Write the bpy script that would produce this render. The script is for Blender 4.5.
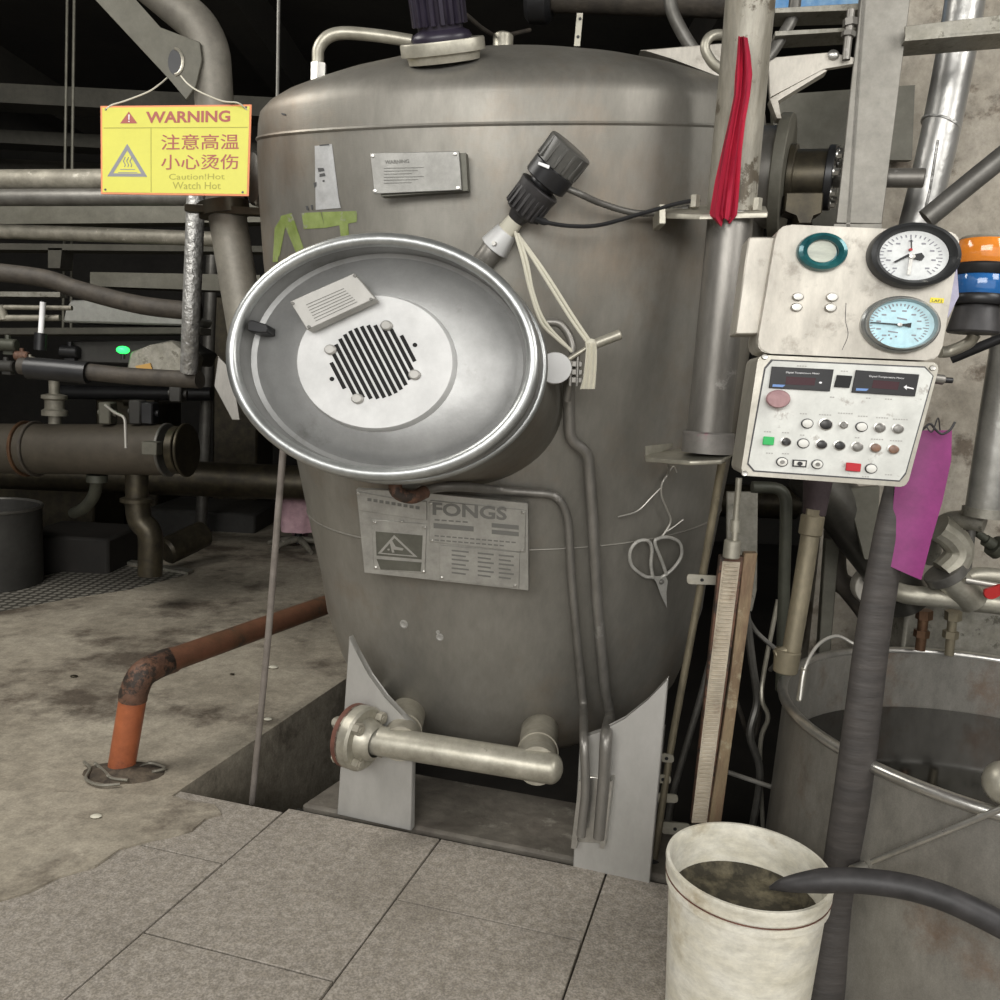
import bpy, bmesh, math, random
from mathutils import Vector, Matrix
random.seed(7)
PI = math.pi
for o in list(bpy.data.objects): bpy.data.objects.remove(o, do_unlink=True)
SC = bpy.context.scene; COL = SC.collection
V = Vector

# ------------------------------------------------------------------ camera
CAMH = 1.5; PITCH = math.radians(8); ROLL = math.radians(3); FPX = 850.0
_r0 = V((1, 0, 0)); CW = V((0, math.cos(PITCH), -math.sin(PITCH))); _u0 = V((0, math.sin(PITCH), math.cos(PITCH)))
CR = math.cos(ROLL) * _r0 + math.sin(ROLL) * _u0
CU = math.cos(ROLL) * _u0 - math.sin(ROLL) * _r0
CC = V((0, 0, CAMH))
cam_d = bpy.data.cameras.new('camera'); cam = bpy.data.objects.new('camera', cam_d); COL.objects.link(cam)
m = Matrix((CR, CU, -CW)).transposed().to_4x4(); m.translation = CC
cam.matrix_world = m
cam_d.sensor_width = 36; cam_d.lens = 36 * FPX / 1000; cam_d.clip_start = 0.05; cam_d.clip_end = 100
SC.camera = cam

# ------------------------------------------------------------------ world, light, exposure
w = bpy.data.worlds.new('world'); SC.world = w; w.use_nodes = True
w.node_tree.nodes['Background'].inputs[0].default_value = (1.0, 0.985, 0.965, 1)
w.node_tree.nodes['Background'].inputs[1].default_value = 1.25
def area(name, loc, tgt, sx, sy, power, col):
    d = bpy.data.lights.new(name, 'AREA'); d.shape = 'RECTANGLE'; d.size = sx; d.size_y = sy; d.energy = power; d.color = col
    o = bpy.data.objects.new(name, d); COL.objects.link(o); o.location = loc
    o.rotation_euler = (V(tgt) - V(loc)).to_track_quat('-Z', 'Y').to_euler()
    return o
area('front_key_light', (-1.2, -3.2, 3.3), (0.2, 2.6, 0.9), 4.5, 1.8, 240, (1.0, 0.985, 0.96))  # added soft key above and behind the camera; no window stands there
area('left_floor_fill', (-3.2, 2.4, 3.9), (-2.6, 4.6, 0), 1.8, 1.8, 125, (1.0, 0.97, 0.92))  # added fill that brightens the concrete at left; no lamp hangs there
area('right_area_light', (2.9, -0.2, 3.5), (1.2, 2.6, 1.2), 1.6, 1.6, 80, (1.0, 0.98, 0.95))  # area light at upper right, aimed across the panel and vat
SC.view_settings.view_transform = 'Standard'; SC.view_settings.look = 'None'
SC.view_settings.exposure = 0.0; SC.view_settings.gamma = 1.0; SC.view_settings.use_curve_mapping = False

# ------------------------------------------------------------------ helpers
def ray(x, y): return CW + CR * ((x - 500) / FPX) + CU * ((500 - y) / FPX)
def at(x, y, Y):
    d = ray(x, y); return CC + d * (Y / d.y)
def fz(x, y, z=0.0):
    d = ray(x, y); return CC + d * ((z - CAMH) / d.z)
def dep(p): return (V(p) - CC).dot(CW)
def px(n, p): return n * dep(p) / FPX           # n pixels at point p, in metres
class PL:
    def __init__(s, o, n): s.o = V(o); s.n = V(n).normalized()
    def h(s, x, y, off=0.0):
        d = ray(x, y); return CC + d * ((s.o + s.n * off - CC).dot(s.n) / d.dot(s.n))
TH = math.radians(17.2)
TR = math.radians(15.2)
DD = V((math.sin(TH), math.cos(TH), 0)); RR = V((math.cos(TR), -math.sin(TR), 0)); ZZ = V((0, 0, 1))
def uv(u, v, z=0.0): return RR * u + DD * v + ZZ * z

def uvof(x, y):
    p = fz(x, y); det = RR.x * DD.y - RR.y * DD.x
    return (p.x * DD.y - p.y * DD.x) / det, (RR.x * p.y - RR.y * p.x) / det
def perp(a):
    a = a.normalized(); t = ZZ if abs(a.z) < .9 else V((1, 0, 0))
    x = t.cross(a).normalized(); return x, a.cross(x).normalized()

class MB:
    def __init__(s): s.bm = bmesh.new()
    def face(s, pts):
        vs = [s.bm.verts.new(p) for p in pts]; return s.bm.faces.new(vs)
    def prism(s, pts, vec, bev=0.0, seg=1):
        b = bmesh.new()
        n = len(pts); pts = [V(p) for p in pts]
        nn = V((0, 0, 0))
        for i in range(n): nn += pts[i].cross(pts[(i + 1) % n])
        if nn.dot(V(vec)) > 0: pts.reverse()
        a = [b.verts.new(p) for p in pts]; c = [b.verts.new(p + V(vec)) for p in pts]
        b.faces.new(a); b.faces.new(c[::-1])
        for i in range(n): b.faces.new((a[(i + 1) % n], a[i], c[i], c[(i + 1) % n]))
        if bev > 0: bmesh.ops.bevel(b, geom=b.edges[:], offset=bev, segments=seg, affect='EDGES', clamp_overlap=True)
        s.add(b)
        return s
    def add(s, b, M=None):
        if M is not None: b.transform(M)
        me = bpy.data.meshes.new('t'); b.to_mesh(me); b.free(); s.bm.from_mesh(me); bpy.data.meshes.remove(me)
    def box(s, c, ax, ay, az, bev=0.0, seg=1):           # ax, ay, az are half-vectors
        c = V(c); ax = V(ax); ay = V(ay); az = V(az)
        return s.prism([c - ax - ay - az, c + ax - ay - az, c + ax + ay - az, c - ax + ay - az], az * 2, bev, seg)
    def tube(s, pts, r, seg=12, closed=False, caps=True, ex=None, fl=1.0):
        pts = [V(p) for p in pts]; n = len(pts); rs = r if isinstance(r, (list, tuple)) else [r] * n
        rings = []; up = None
        for i in range(n):
            if closed: t = (pts[(i + 1) % n] - pts[i - 1])
            else: t = pts[min(i + 1, n - 1)] - pts[max(i - 1, 0)]
            t.normalize()
            if up is None: up = V(ex) if ex is not None else perp(t)[0]
            up = (up - t * up.dot(t)).normalized(); sd = t.cross(up)
            rings.append([s.bm.verts.new(pts[i] + up * (math.cos(2 * PI * k / seg) * rs[i]) + sd * (math.sin(2 * PI * k / seg) * rs[i] * fl)) for k in range(seg)])
        m = n if closed else n - 1
        for i in range(m):
            a = rings[i]; b = rings[(i + 1) % n]
            for k in range(seg): s.bm.faces.new((a[k], b[k], b[(k + 1) % seg], a[(k + 1) % seg]))
        if caps and not closed: s.bm.faces.new(rings[0]); s.bm.faces.new(rings[-1][::-1])
        return s
    def lathe(s, o, ex, ey, n, prof, seg=40):             # prof: (radius factor on ex/ey, height along n)
        o = V(o); ex = V(ex); ey = V(ey); n = V(n); rings = []
        for f, h in prof:
            if f == 0: rings.append([s.bm.verts.new(o + n * h)])
            else: rings.append([s.bm.verts.new(o + n * h + ex * (f * math.cos(2 * PI * k / seg)) + ey * (f * math.sin(2 * PI * k / seg))) for k in range(seg)])
        fs = []
        for a, b in zip(rings, rings[1:]):
            for k in range(seg):
                k2 = (k + 1) % seg
                if len(a) == 1 and len(b) == 1: continue
                if len(a) == 1: fs.append(s.bm.faces.new((a[0], b[k], b[k2])))
                elif len(b) == 1: fs.append(s.bm.faces.new((a[k2], a[k], b[0])))
                else: fs.append(s.bm.faces.new((a[k], b[k], b[k2], a[k2])))
        if ex.cross(ey).dot(n) > 0:
            for f in fs: f.normal_flip()
        return s
    def cyl(s, a, b, r, r2=None, seg=20, bev=0.0):
        a = V(a); b = V(b); n = b - a; L = n.length; n.normalize(); x, y = perp(n); r2 = r if r2 is None else r2
        e = bev
        return s.lathe(a, x, y, n, [(0, 0), (r - e, 0), (r, e), (r2, L - e), (r2 - e, L), (0, L)], seg)
    def bolt(s, p, n, r, h=None, seg=6):
        h = h or r * .8; n = V(n).normalized(); x, y = perp(n)
        s.lathe(p, x, y, n, [(r * 1.5, -.0005), (r * 1.5, h * .25), (r * 1.02, h * .25)], 16)
        return s.lathe(p, x, y, n, [(r, h * .2), (r, h), (r * .8, h * 1.15), (0, h * 1.15)], seg)
    def sphere(s, c, r, sc=(1, 1, 1), seg=16):
        b = bmesh.new(); bmesh.ops.create_uvsphere(b, u_segments=seg, v_segments=seg // 2, radius=r)
        s.add(b, Matrix.Translation(V(c)) @ Matrix.Diagonal((*sc, 1))); return s

def smoothpath(pts, k=6):                                  # Catmull-Rom through the points
    pts = [V(p) for p in pts]; P = [pts[0] * 2 - pts[1]] + pts + [pts[-1] * 2 - pts[-2]]; out = []
    for i in range(1, len(P) - 2):
        for j in range(k):
            t = j / k; a, b, c, d = P[i - 1:i + 3]
            out.append(.5 * ((2 * b) + (c - a) * t + (2 * a - 5 * b + 4 * c - d) * t * t + (3 * b - a - 3 * c + d) * t ** 3))
    out.append(pts[-1]); return out
def bend(pts, R, k=6):                                     # straight runs with filleted corners
    pts = [V(p) for p in pts]; out = [pts[0]]
    for i in range(1, len(pts) - 1):
        p = pts[i]; a = (pts[i - 1] - p); b = (pts[i + 1] - p); d = min(R, a.length * .48, b.length * .48)
        A = p + a.normalized() * d; B = p + b.normalized() * d
        for j in range(k + 1):
            t = j / k; out.append(A * (1 - t) ** 2 + p * 2 * t * (1 - t) + B * t * t)
    out.append(pts[-1]); return out
def pts3(L): return [at(*q) for q in L]

ORG = {}
def finish(mb, weld=True, ang=38):
    bm = mb.bm
    if weld: bmesh.ops.remove_doubles(bm, verts=bm.verts[:], dist=1e-6)
    bmesh.ops.recalc_face_normals(bm, faces=bm.faces[:])
    for f in bm.faces: f.smooth = True
    for e in bm.edges:
        if len(e.link_faces) == 2 and e.calc_face_angle(0) > math.radians(ang): e.smooth = False
    return bm
def mesh_obj(name, mb, mat, parent=None, label=None, ang=38):
    bm = finish(mb, ang=ang)
    if parent is not None: org = ORG[parent]
    else:
        xs = [v.co for v in bm.verts]
        lo = V([min(v[i] for v in xs) for i in range(3)]); hi = V([max(v[i] for v in xs) for i in range(3)])
        org = V(((lo.x + hi.x) / 2, (lo.y + hi.y) / 2, lo.z))
    bm.transform(Matrix.Translation(-org))
    me = bpy.data.meshes.new(name); bm.to_mesh(me); bm.free(); me.materials.append(mat)
    o = bpy.data.objects.new(name, me); COL.objects.link(o); ORG[o] = org
    if parent is not None: o.parent = parent
    else: o.location = org
    if label: o['label'] = label
    return o
def thing(name, label, cat, loc, group=None):
    o = bpy.data.objects.new(name, None); COL.objects.link(o); o.location = loc; o.empty_display_size = .1; ORG[o] = V(loc)
    o['label'] = label; o['category'] = cat
    if group: o['group'] = group
    return o
def single(name, label, cat, mb, mat, group=None, ang=38):
    o = mesh_obj(name, mb, mat, ang=ang); o['label'] = label; o['category'] = cat
    if group: o['group'] = group
    return o
def struct(name, mb, mat):
    o = mesh_obj(name, mb, mat); o['kind'] = 'structure'; return o
def text(mb, s, pl, p00, p10, p01, off=.0008, th=.0006, bold=0.0):
    # fits the string's box onto the pixel corners bottom-left, bottom-right, top-left of a plane
    cu = bpy.data.curves.new('t', 'FONT'); cu.body = s; cu.extrude = .02; cu.offset = bold; cu.resolution_u = 3
    ob = bpy.data.objects.new('t', cu); COL.objects.link(ob); bpy.context.view_layer.update()
    dg = bpy.context.evaluated_depsgraph_get(); me = bpy.data.meshes.new_from_object(ob.evaluated_get(dg))
    bpy.data.objects.remove(ob, do_unlink=True)
    b = bmesh.new(); b.from_mesh(me); bpy.data.meshes.remove(me)
    if not b.verts: b.free(); return
    x0 = min(v.co.x for v in b.verts); x1 = max(v.co.x for v in b.verts); y0 = min(v.co.y for v in b.verts); y1 = max(v.co.y for v in b.verts)
    A = pl.h(*p00); X = pl.h(*p10) - A; Y = pl.h(*p01) - A
    for v in b.verts:
        v.co = A + X * ((v.co.x - x0) / (x1 - x0)) + Y * ((v.co.y - y0) / (y1 - y0)) + pl.n * (off + (th if v.co.z > 0 else 0))
    mb.add(b)
def disc(mb, pl, cx, cy, rx, ry, prof, seg=40, off=0.0):
    o = pl.h(cx, cy); ex = pl.h(cx + rx, cy) - o; ey = pl.h(cx, cy - ry) - o
    mb.lathe(o + pl.n * off, ex, ey, pl.n, prof, seg); return o, ex, ey
def plate(mb, pl, poly, th, off=0.0, bev=0.0, seg=1):     # pixel polygon on a plane, front face at off, body th behind it
    return mb.prism([pl.h(x, y) + pl.n * off for x, y in poly], -pl.n * th, bev, seg)
def rnd_poly(c, r, k=4):                                   # round the corners of a pixel polygon
    out = []; n = len(c)
    for i in range(n):
        p = V((*c[i], 0)); a = V((*c[i - 1], 0)) - p; b = V((*c[(i + 1) % n], 0)) - p
        A = p + a.normalized() * min(r, a.length * .45); B = p + b.normalized() * min(r, b.length * .45)
        for j in range(k + 1):
            t = j / k; q = A * (1 - t) ** 2 + p * 2 * t * (1 - t) + B * t * t; out.append((q.x, q.y))
    return out
def lerp(a, b, t): return (a[0] + (b[0] - a[0]) * t, a[1] + (b[1] - a[1]) * t)

# ------------------------------------------------------------------ materials
def srgb(h):
    h = h.lstrip('#'); c = [int(h[i:i + 2], 16) / 255 for i in (0, 2, 4)]
    return tuple(((x / 12.92) if x <= .04045 else ((x + .055) / 1.055) ** 2.4) for x in c) + (1,)
def mat(name, c1, c2=None, rough=.5, metal=0.0, scale=6, st=(1, 1, 1), bump=0.0, bscale=None, lo=.35, hi=.65, c3=None, s3=2.5, t3=.62, rvar=.0, emit=None, es=0, trans=0, coat=0, bst=None, detail=6, ior=1.45, w3=.06, grime=.2, spk=0, spks=300):
    m = bpy.data.materials.new(name); m.use_nodes = True; nt = m.node_tree; N = nt.nodes; L = nt.links
    b = N['Principled BSDF']; b.inputs['Base Color'].default_value = srgb(c1); b.inputs['Roughness'].default_value = rough; b.inputs['Metallic'].default_value = metal
    b.inputs['IOR'].default_value = ior
    if coat: b.inputs['Coat Weight'].default_value = coat
    if trans: b.inputs['Transmission Weight'].default_value = trans
    if emit: b.inputs['Emission Color'].default_value = srgb(emit); b.inputs['Emission Strength'].default_value = es
    tc = N.new('ShaderNodeTexCoord'); mp = N.new('ShaderNodeMapping'); L.new(tc.outputs['Object'], mp.inputs[0]); mp.inputs['Scale'].default_value = st
    if c2:
        nz = N.new('ShaderNodeTexNoise'); nz.inputs['Scale'].default_value = scale; nz.inputs['Detail'].default_value = detail; nz.inputs['Roughness'].default_value = .62
        L.new(mp.outputs[0], nz.inputs['Vector'])
        mr = N.new('ShaderNodeMapRange'); mr.inputs[1].default_value = lo; mr.inputs[2].default_value = hi; L.new(nz.outputs[0], mr.inputs[0])
        mx = N.new('ShaderNodeMix'); mx.data_type = 'RGBA'; L.new(mr.outputs[0], mx.inputs[0]); mx.inputs[6].default_value = srgb(c1); mx.inputs[7].default_value = srgb(c2)
        out = mx.outputs[2]
        if c3:
            n3 = N.new('ShaderNodeTexNoise'); n3.inputs['Scale'].default_value = s3; n3.inputs['Detail'].default_value = 8; n3.inputs['Roughness'].default_value = .7; L.new(tc.outputs['Object'], n3.inputs['Vector'])
            m3 = N.new('ShaderNodeMapRange'); m3.inputs[1].default_value = t3; m3.inputs[2].default_value = t3 + w3; L.new(n3.outputs[0], m3.inputs[0])
            x3 = N.new('ShaderNodeMix'); x3.data_type = 'RGBA'; L.new(m3.outputs[0], x3.inputs[0]); L.new(out, x3.inputs[6]); x3.inputs[7].default_value = srgb(c3); out = x3.outputs[2]
        if grime:
            ng = N.new('ShaderNodeTexNoise'); ng.inputs['Scale'].default_value = 17; ng.inputs['Detail'].default_value = 9; ng.inputs['Roughness'].default_value = .78; L.new(mp.outputs[0], ng.inputs['Vector'])
            gm = N.new('ShaderNodeMapRange'); gm.inputs[1].default_value = .3; gm.inputs[2].default_value = .68; gm.inputs[3].default_value = 1 - grime; gm.inputs[4].default_value = 1 + grime; L.new(ng.outputs[0], gm.inputs[0])
            gx = N.new('ShaderNodeVectorMath'); gx.operation = 'SCALE'; L.new(out, gx.inputs[0]); L.new(gm.outputs[0], gx.inputs['Scale']); out = gx.outputs[0]
        if spk:
            nk = N.new('ShaderNodeTexNoise'); nk.inputs['Scale'].default_value = spks; nk.inputs['Detail'].default_value = 2; L.new(tc.outputs['Object'], nk.inputs['Vector'])
            km = N.new('ShaderNodeMapRange'); km.inputs[1].default_value = .38; km.inputs[2].default_value = .62; km.inputs[3].default_value = 1 - spk; km.inputs[4].default_value = 1 + spk; L.new(nk.outputs[0], km.inputs[0])
            kx = N.new('ShaderNodeVectorMath'); kx.operation = 'SCALE'; L.new(out, kx.inputs[0]); L.new(km.outputs[0], kx.inputs['Scale']); out = kx.outputs[0]
        L.new(out, b.inputs['Base Color'])
        if rvar:
            r = N.new('ShaderNodeMapRange'); r.inputs[3].default_value = rough - rvar; r.inputs[4].default_value = rough + rvar; L.new(nz.outputs[0], r.inputs[0]); r.inputs[1].default_value = .3; r.inputs[2].default_value = .7; L.new(r.outputs[0], b.inputs['Roughness'])
    if bump:
        mb_ = N.new('ShaderNodeMapping'); L.new(tc.outputs['Object'], mb_.inputs[0]); mb_.inputs['Scale'].default_value = bst or st
        nb = N.new('ShaderNodeTexNoise'); nb.inputs['Scale'].default_value = bscale or scale * 6; nb.inputs['Detail'].default_value = 5; L.new(mb_.outputs[0], nb.inputs['Vector'])
        bp = N.new('ShaderNodeBump'); bp.inputs['Strength'].default_value = bump; bp.inputs['Distance'].default_value = .01; L.new(nb.outputs[0], bp.inputs['Height']); L.new(bp.outputs[0], b.inputs['Normal'])
    return m
M_TANK = mat('brushed_tank_steel', '#949189', '#7b7870', .46, .55, 2.2, (1, 1, .35), .06, 70, bst=(1, 1, 8), rvar=.08, c3='#857a6c', s3=1.7, t3=.50, w3=.2, grime=.13)  # brown c3 mottling puts reflections of brown surroundings into the steel colour
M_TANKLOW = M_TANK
M_STEEL = mat('satin_steel', '#c9c7c1', '#b0aea8', .33, .9, 8, rvar=.06, bump=.03, bscale=90)
M_LID = mat('lid_steel', '#959593', '#868684', .42, .5, 5, rvar=.05, bump=.03, bscale=120, c3='#757470', s3=3.2, t3=.60, w3=.12, grime=.09)
M_LIDC = mat('lid_centre_steel', '#cfcfcd', '#c0c0be', .55, .25, 9, grime=.06)
M_RIM = mat('polished_rim_steel', '#b4b6b4', '#a2a4a2', .36, .8, 10)
M_LEG = mat('leg_plate_steel', '#b0aea9', '#a09e98', .5, .35, 4, (1, 1, .5), rvar=.05, grime=.07)
M_PAINTSIL = mat('silver_paint', '#b5b1a3', '#9c988a', .42, .55, 12, bump=.05, bscale=80, c3='#7c766a', s3=9, t3=.66)
M_STUB = mat('cast_stub_paint', '#a7a294', '#918c7e', .5, .3, 12, bump=.05, bscale=80)
M_POLE = mat('pole_grey_steel', '#8f8c86', '#797670', .42, .6, 5, (1, 1, .3), rvar=.06, c3='#a5a29c', s3=8, t3=.6, grime=.2)
M_PAINTCHIP = mat('chipped_pole_paint', '#a39f93', '#807b6e', .55, .2, 7, (1.5, 1.5, .3), c3='#5f574a', s3=6, t3=.55, w3=.04, bump=.35, bscale=30, grime=.3)
M_PANEL = mat('panel_sheet', '#c0bbb0', '#a7a298', .42, .35, 7, (1, 1, .4), c3='#8f897f', s3=7, t3=.56, w3=.1, rvar=.06, grime=.2)
M_PANFR = mat('panel_frame_alu', '#bdb9ae', '#a8a498', .36, .7, 9)
M_PANFACE = mat('panel_face_film', '#d6d7d1', '#c4c5bf', .45, 0, 12, c3='#a9a59e', s3=18, t3=.6, w3=.06, grime=.1)
M_BLACK = mat('black_plastic', '#1c1c1d', '#252526', .38, 0, 10)
M_BLACKR = mat('worn_black_rubber', '#2c2b2b', '#3a3838', .5, 0, 20, bump=.06, bscale=60)
M_DISP = mat('display_glass', '#0f1010', rough=.15)
M_LED = mat('dim_red_window', '#3a1a20', rough=.2)
M_WHITE = mat('white_print', '#e8e8e8', rough=.5)
M_INK = mat('dark_print', '#4a4a4c', rough=.6)
M_BLUEINK = mat('blue_print', '#6d8fc4', rough=.5)
M_GREEN = mat('green_button', '#2fae5b', rough=.35)
M_REDB = mat('red_button', '#b3202a', rough=.35)
M_PINKB = mat('pinkish_button', '#a88686', '#947274', .5, 0, 40)
M_BTN = mat('grey_button', '#8d8b86', '#6b6964', .35, .3, 60)
M_BTND = mat('dark_button', '#2c2c2c', '#454341', .35, .2, 60)
M_BTNW = mat('white_button', '#d8d7d0', rough=.4)
M_BTNB = mat('brown_button', '#8b6b58', '#6d5a50', .4, .1, 60)
M_TEAL = mat('teal_enamel', '#1b4e55', '#2a6a6c', .2, .3, 30, coat=.4, c3='#8a9a94', s3=40, t3=.66)
M_DIALW = mat('dial_white', '#d6d8d6', '#cccfce', .4, 0, 8)
M_DIALB = mat('dial_blue', '#bfdde4', '#a9cfd9', .4, 0, 8)
M_YSTK = mat('yellow_sticker', '#e5d23a', rough=.5)
M_SIGN = mat('sign_yellow', '#d9d550', '#d2ce4a', .42, 0, 4, grime=.04)
M_SIGNED = mat('sign_edge', '#e89060', rough=.5)
M_SIGNR = mat('sign_red_print', '#a9584e', rough=.5)
M_SIGNG = mat('sign_grey_print', '#8a8a90', rough=.5)
M_SIGNO = mat('sign_olive_print', '#a8a23c', rough=.5)
M_REDCLOTH = mat('red_cloth', '#b41a38', '#931230', .8, 0, 14, (3, 3, .5), bump=.25, bscale=30)
M_PINKC = mat('pink_cloth', '#c4a3aa', '#ad8a93', .85, 0, 5)
M_MAG = mat('magenta_sheet', '#873371', '#742a5e', .35, 0, 3)
M_ORANGE = mat('orange_pipe_paint', '#a55f3c', '#94553a', .45, .1, 6, bump=.04, bscale=60, c3='#754836', s3=9, t3=.58, w3=.1, grime=.2)
M_RUST = mat('rusty_brown_pipe', '#5b4438', '#6f5140', .6, .2, 14, bump=.4, bscale=60, c3='#38302a', s3=16, t3=.5, grime=.35)
M_DARKPIPE = mat('dark_wrapped_pipe', '#35312c', '#464038', .65, .1, 12, bump=.3, bscale=35, c3='#6d6a62', s3=22, t3=.66)
M_BRASS = mat('tarnished_brass', '#8f8670', '#716a59', .5, .4, 16, (1, 1, .4), c3='#a39a82', s3=10, t3=.6, grime=.2)
M_PALEPIPE = mat('pale_mottled_pipe', '#8b877b', '#6f6b60', .55, .3, 14, bump=.1, bscale=50, c3='#a8a498', s3=12, t3=.6)
M_GREYPIPE = mat('grey_pipe', '#6f6d68', '#5e5c57', .45, .5, 10)
M_FOIL = mat('crinkled_foil', '#b9b8b4', '#8f8e8b', .38, .6, 25, bump=1.0, bscale=45, grime=.3)
M_FOILS = mat('smooth_foil', '#b3b2ae', '#a09f9b', .36, .65, 6, bump=.5, bscale=12, grime=.1)
M_INSUL = mat('bright_insulation', '#bdbcb6', '#a9a8a2', .34, .7, 6, bump=.2, bscale=20)
M_CONC = mat('old_concrete', '#a69e8e', '#8a8273', .82, 0, 1.8, c3='#5a5146', s3=1.6, t3=.51, w3=.12, bump=.35, bscale=35, grime=.3, spk=.08, spks=120)
M_CONCR = mat('wet_concrete', '#7a756b', '#655f57', .55, 0, 5, c3='#938f84', s3=4, t3=.58, bump=.4, bscale=25, grime=.25)
M_PAVER = mat('granite_paver', '#9a9389', '#898277', .75, 0, 40, lo=.4, hi=.6, c3='#7a7368', s3=1.6, t3=.54, w3=.2, bump=.2, bscale=160, detail=3, grime=.13, spk=.22, spks=190)
M_PIT = mat('shaded_damp_pit', '#2f2d28', '#22201d', .7, 0, 3, (1, 1, 2), bump=.4, bscale=15, c3='#3c3a33', s3=3, t3=.6)  # the pit's shade is put into this dark tone, shared by the wet gutter
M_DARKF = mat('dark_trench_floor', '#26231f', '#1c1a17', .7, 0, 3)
M_WALL = mat('stained_wall', '#aca598', '#8d8679', .85, 0, 4, bump=.35, bscale=20, c3='#6a6054', s3=4.5, t3=.56, w3=.08, grime=.3)
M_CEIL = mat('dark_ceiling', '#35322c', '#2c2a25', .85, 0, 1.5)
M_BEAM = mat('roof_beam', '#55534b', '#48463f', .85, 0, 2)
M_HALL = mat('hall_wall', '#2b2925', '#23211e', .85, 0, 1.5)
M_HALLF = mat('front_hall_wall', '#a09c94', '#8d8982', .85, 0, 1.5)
M_OLIVE = mat('olive_frame_steel', '#66645a', '#58564c', .55, .3, 5)
M_GALV = mat('galvanised_angle', '#9a978d', '#7f7c71', .5, .5, 14, c3='#68655b', s3=18, t3=.58, grime=.3)
M_MOTOR = mat('dark_purple_plastic', '#26222c', '#302b38', .35, 0, 8)
M_CAST = mat('oily_cast_iron', '#37332b', '#4a4436', .4, .6, 14)
M_BROWNX = mat('brown_exchanger_shell', '#3f3a31', '#49433a', .55, .2, 3)
M_DRUM = mat('grey_drum', '#3e3d3a', '#343330', .6, .2, 4)
M_BUCKET = mat('stained_white_bucket', '#d9d6ca', '#c9c4b2', .55, 0, 7, (1, 1, 2), c3='#a08f6c', s3=5, t3=.55, w3=.2, bump=.06, bscale=60, grime=.24)
M_BUCKIN = mat('bucket_residue', '#3b372c', '#6a6350', .85, 0, 22, bump=.6, bscale=60, lo=.45, hi=.66)
M_VAT = mat('vat_steel', '#949189', '#7d7a73', .42, .5, 3, (1, 1, .5), rvar=.07, c3='#77695d', s3=2.2, t3=.54, w3=.1, grime=.22, spk=.06)
M_VATIN = M_VAT
M_WOOD = mat('stained_wood', '#8b7a5f', '#67503f', .75, 0, 9, (3, 3, .5), c3='#9a9077', s3=9, t3=.54, grime=.35)
M_CORR = mat('cream_corrugated', '#c2b8a6', '#a89c88', .6, 0, 6, c3='#86705f', s3=6, t3=.56, w3=.1, grime=.2)
M_TWINE = mat('white_twine', '#c9c5b4', rough=.8)
M_WIRE = mat('wire', '#b5b2aa', rough=.4, metal=.6)
M_GPAINT = mat('green_stencil_paint', '#707f3e', '#86935a', .6, 0, 14, c3='#858678', s3=16, t3=.56)
M_SCRAPE = mat('glue_scrape', '#b7b8b8', '#a7a7a6', .6, .3, 14)
M_DARKMARK = mat('dark_mark', '#4b4b4b', rough=.7)
M_PLATE = mat('nameplate_alu', '#a5a39c', '#98968f', .45, .6, 10)
M_PLATED = mat('nameplate_dark', '#5f5e55', '#55544b', .5, .4, 12)
M_PLATEM = mat('nameplate_grey_print', '#6f6e69', rough=.55, metal=.3)
M_BLUELENS = mat('blue_lens', '#2a63a0', '#255a94', .12, 0, 5, coat=.5)
M_ORLENS = mat('orange_lens', '#d98432', '#cc7726', .12, 0, 5, coat=.5)
M_GLOW = mat('green_lamp_lens', '#30ff70', rough=.3, emit='#30ff60', es=2.5)
M_GLASSD = mat('dark_glass', '#14130f', rough=.2)
M_MINT = mat('dull_olive_steel', '#4b4c42', '#3f4038', .5, .3, 6)
M_COPPER = mat('old_copper', '#735843', '#5e4737', .4, .7, 14)
M_REDV = mat('red_valve', '#a8201f', rough=.4)
M_GASKET = mat('brown_gasket', '#5a3a30', '#6b4538', .7, 0, 30)

M_SCIS = mat('scissor_steel', '#b7b5ae', '#a5a39c', .4, .3, 20)
M_WRAP = mat('dark_reddish_wrap', '#43383a', '#352c2d', .8, 0, 12, bump=.4, bscale=30)
M_HOLE = mat('dark_hole', '#141312', rough=.8)
# ================================================================== THE SETTING
# paving slabs
mb = MB()
J1 = uvof(175, 905)[0]; J2 = uvof(380, 920)[0]; J3 = uvof(590, 920)[0]; VF = (uvof(440, 840)[1] + uvof(605, 870)[1]) / 2
W_ = (J3 - J1) / 2; C1 = uvof(240, 957)[1]; C2 = uvof(480, 918)[1]; G = .0028
ucols = [(J1 - W_ * 7, J1 - W_ * 2, 2.1), (J1 - W_ * 2, J1 - W_, 1.5), (J1 - W_, J1, uvof(190, 856)[1]), (J1, J2, C1), (J2, J3, C2), (J3, J3 + W_, 1.56), (J3 + W_, J3 + 2 * W_, 2.0), (J3 + 2 * W_, J3 + 3 * W_, 1.5), (J3 + 3 * W_, J3 + 4 * W_, 2.0), (J3 + 4 * W_, J3 + 6 * W_, 1.6)]
for u0, u1, v in ucols:
    u0 += G; u1 -= G; vs = [VF]
    while v > -3:
        if v < VF - .05: vs.append(v)
        v -= .68
    for a, b in zip(vs, vs[1:]):
        if a == VF and u1 < J1: a = VF - .03
        mb.prism([uv(u0, b + G, -.05), uv(u1, b + G, -.05), uv(u1, a - G, -.05), uv(u0, a - G, -.05)], ZZ * .05, .0015)
struct('floor', mb, M_PAVER)
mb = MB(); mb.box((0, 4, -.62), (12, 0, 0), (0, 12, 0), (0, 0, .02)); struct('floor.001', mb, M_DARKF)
mb = MB()   # bedding below the slabs
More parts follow.
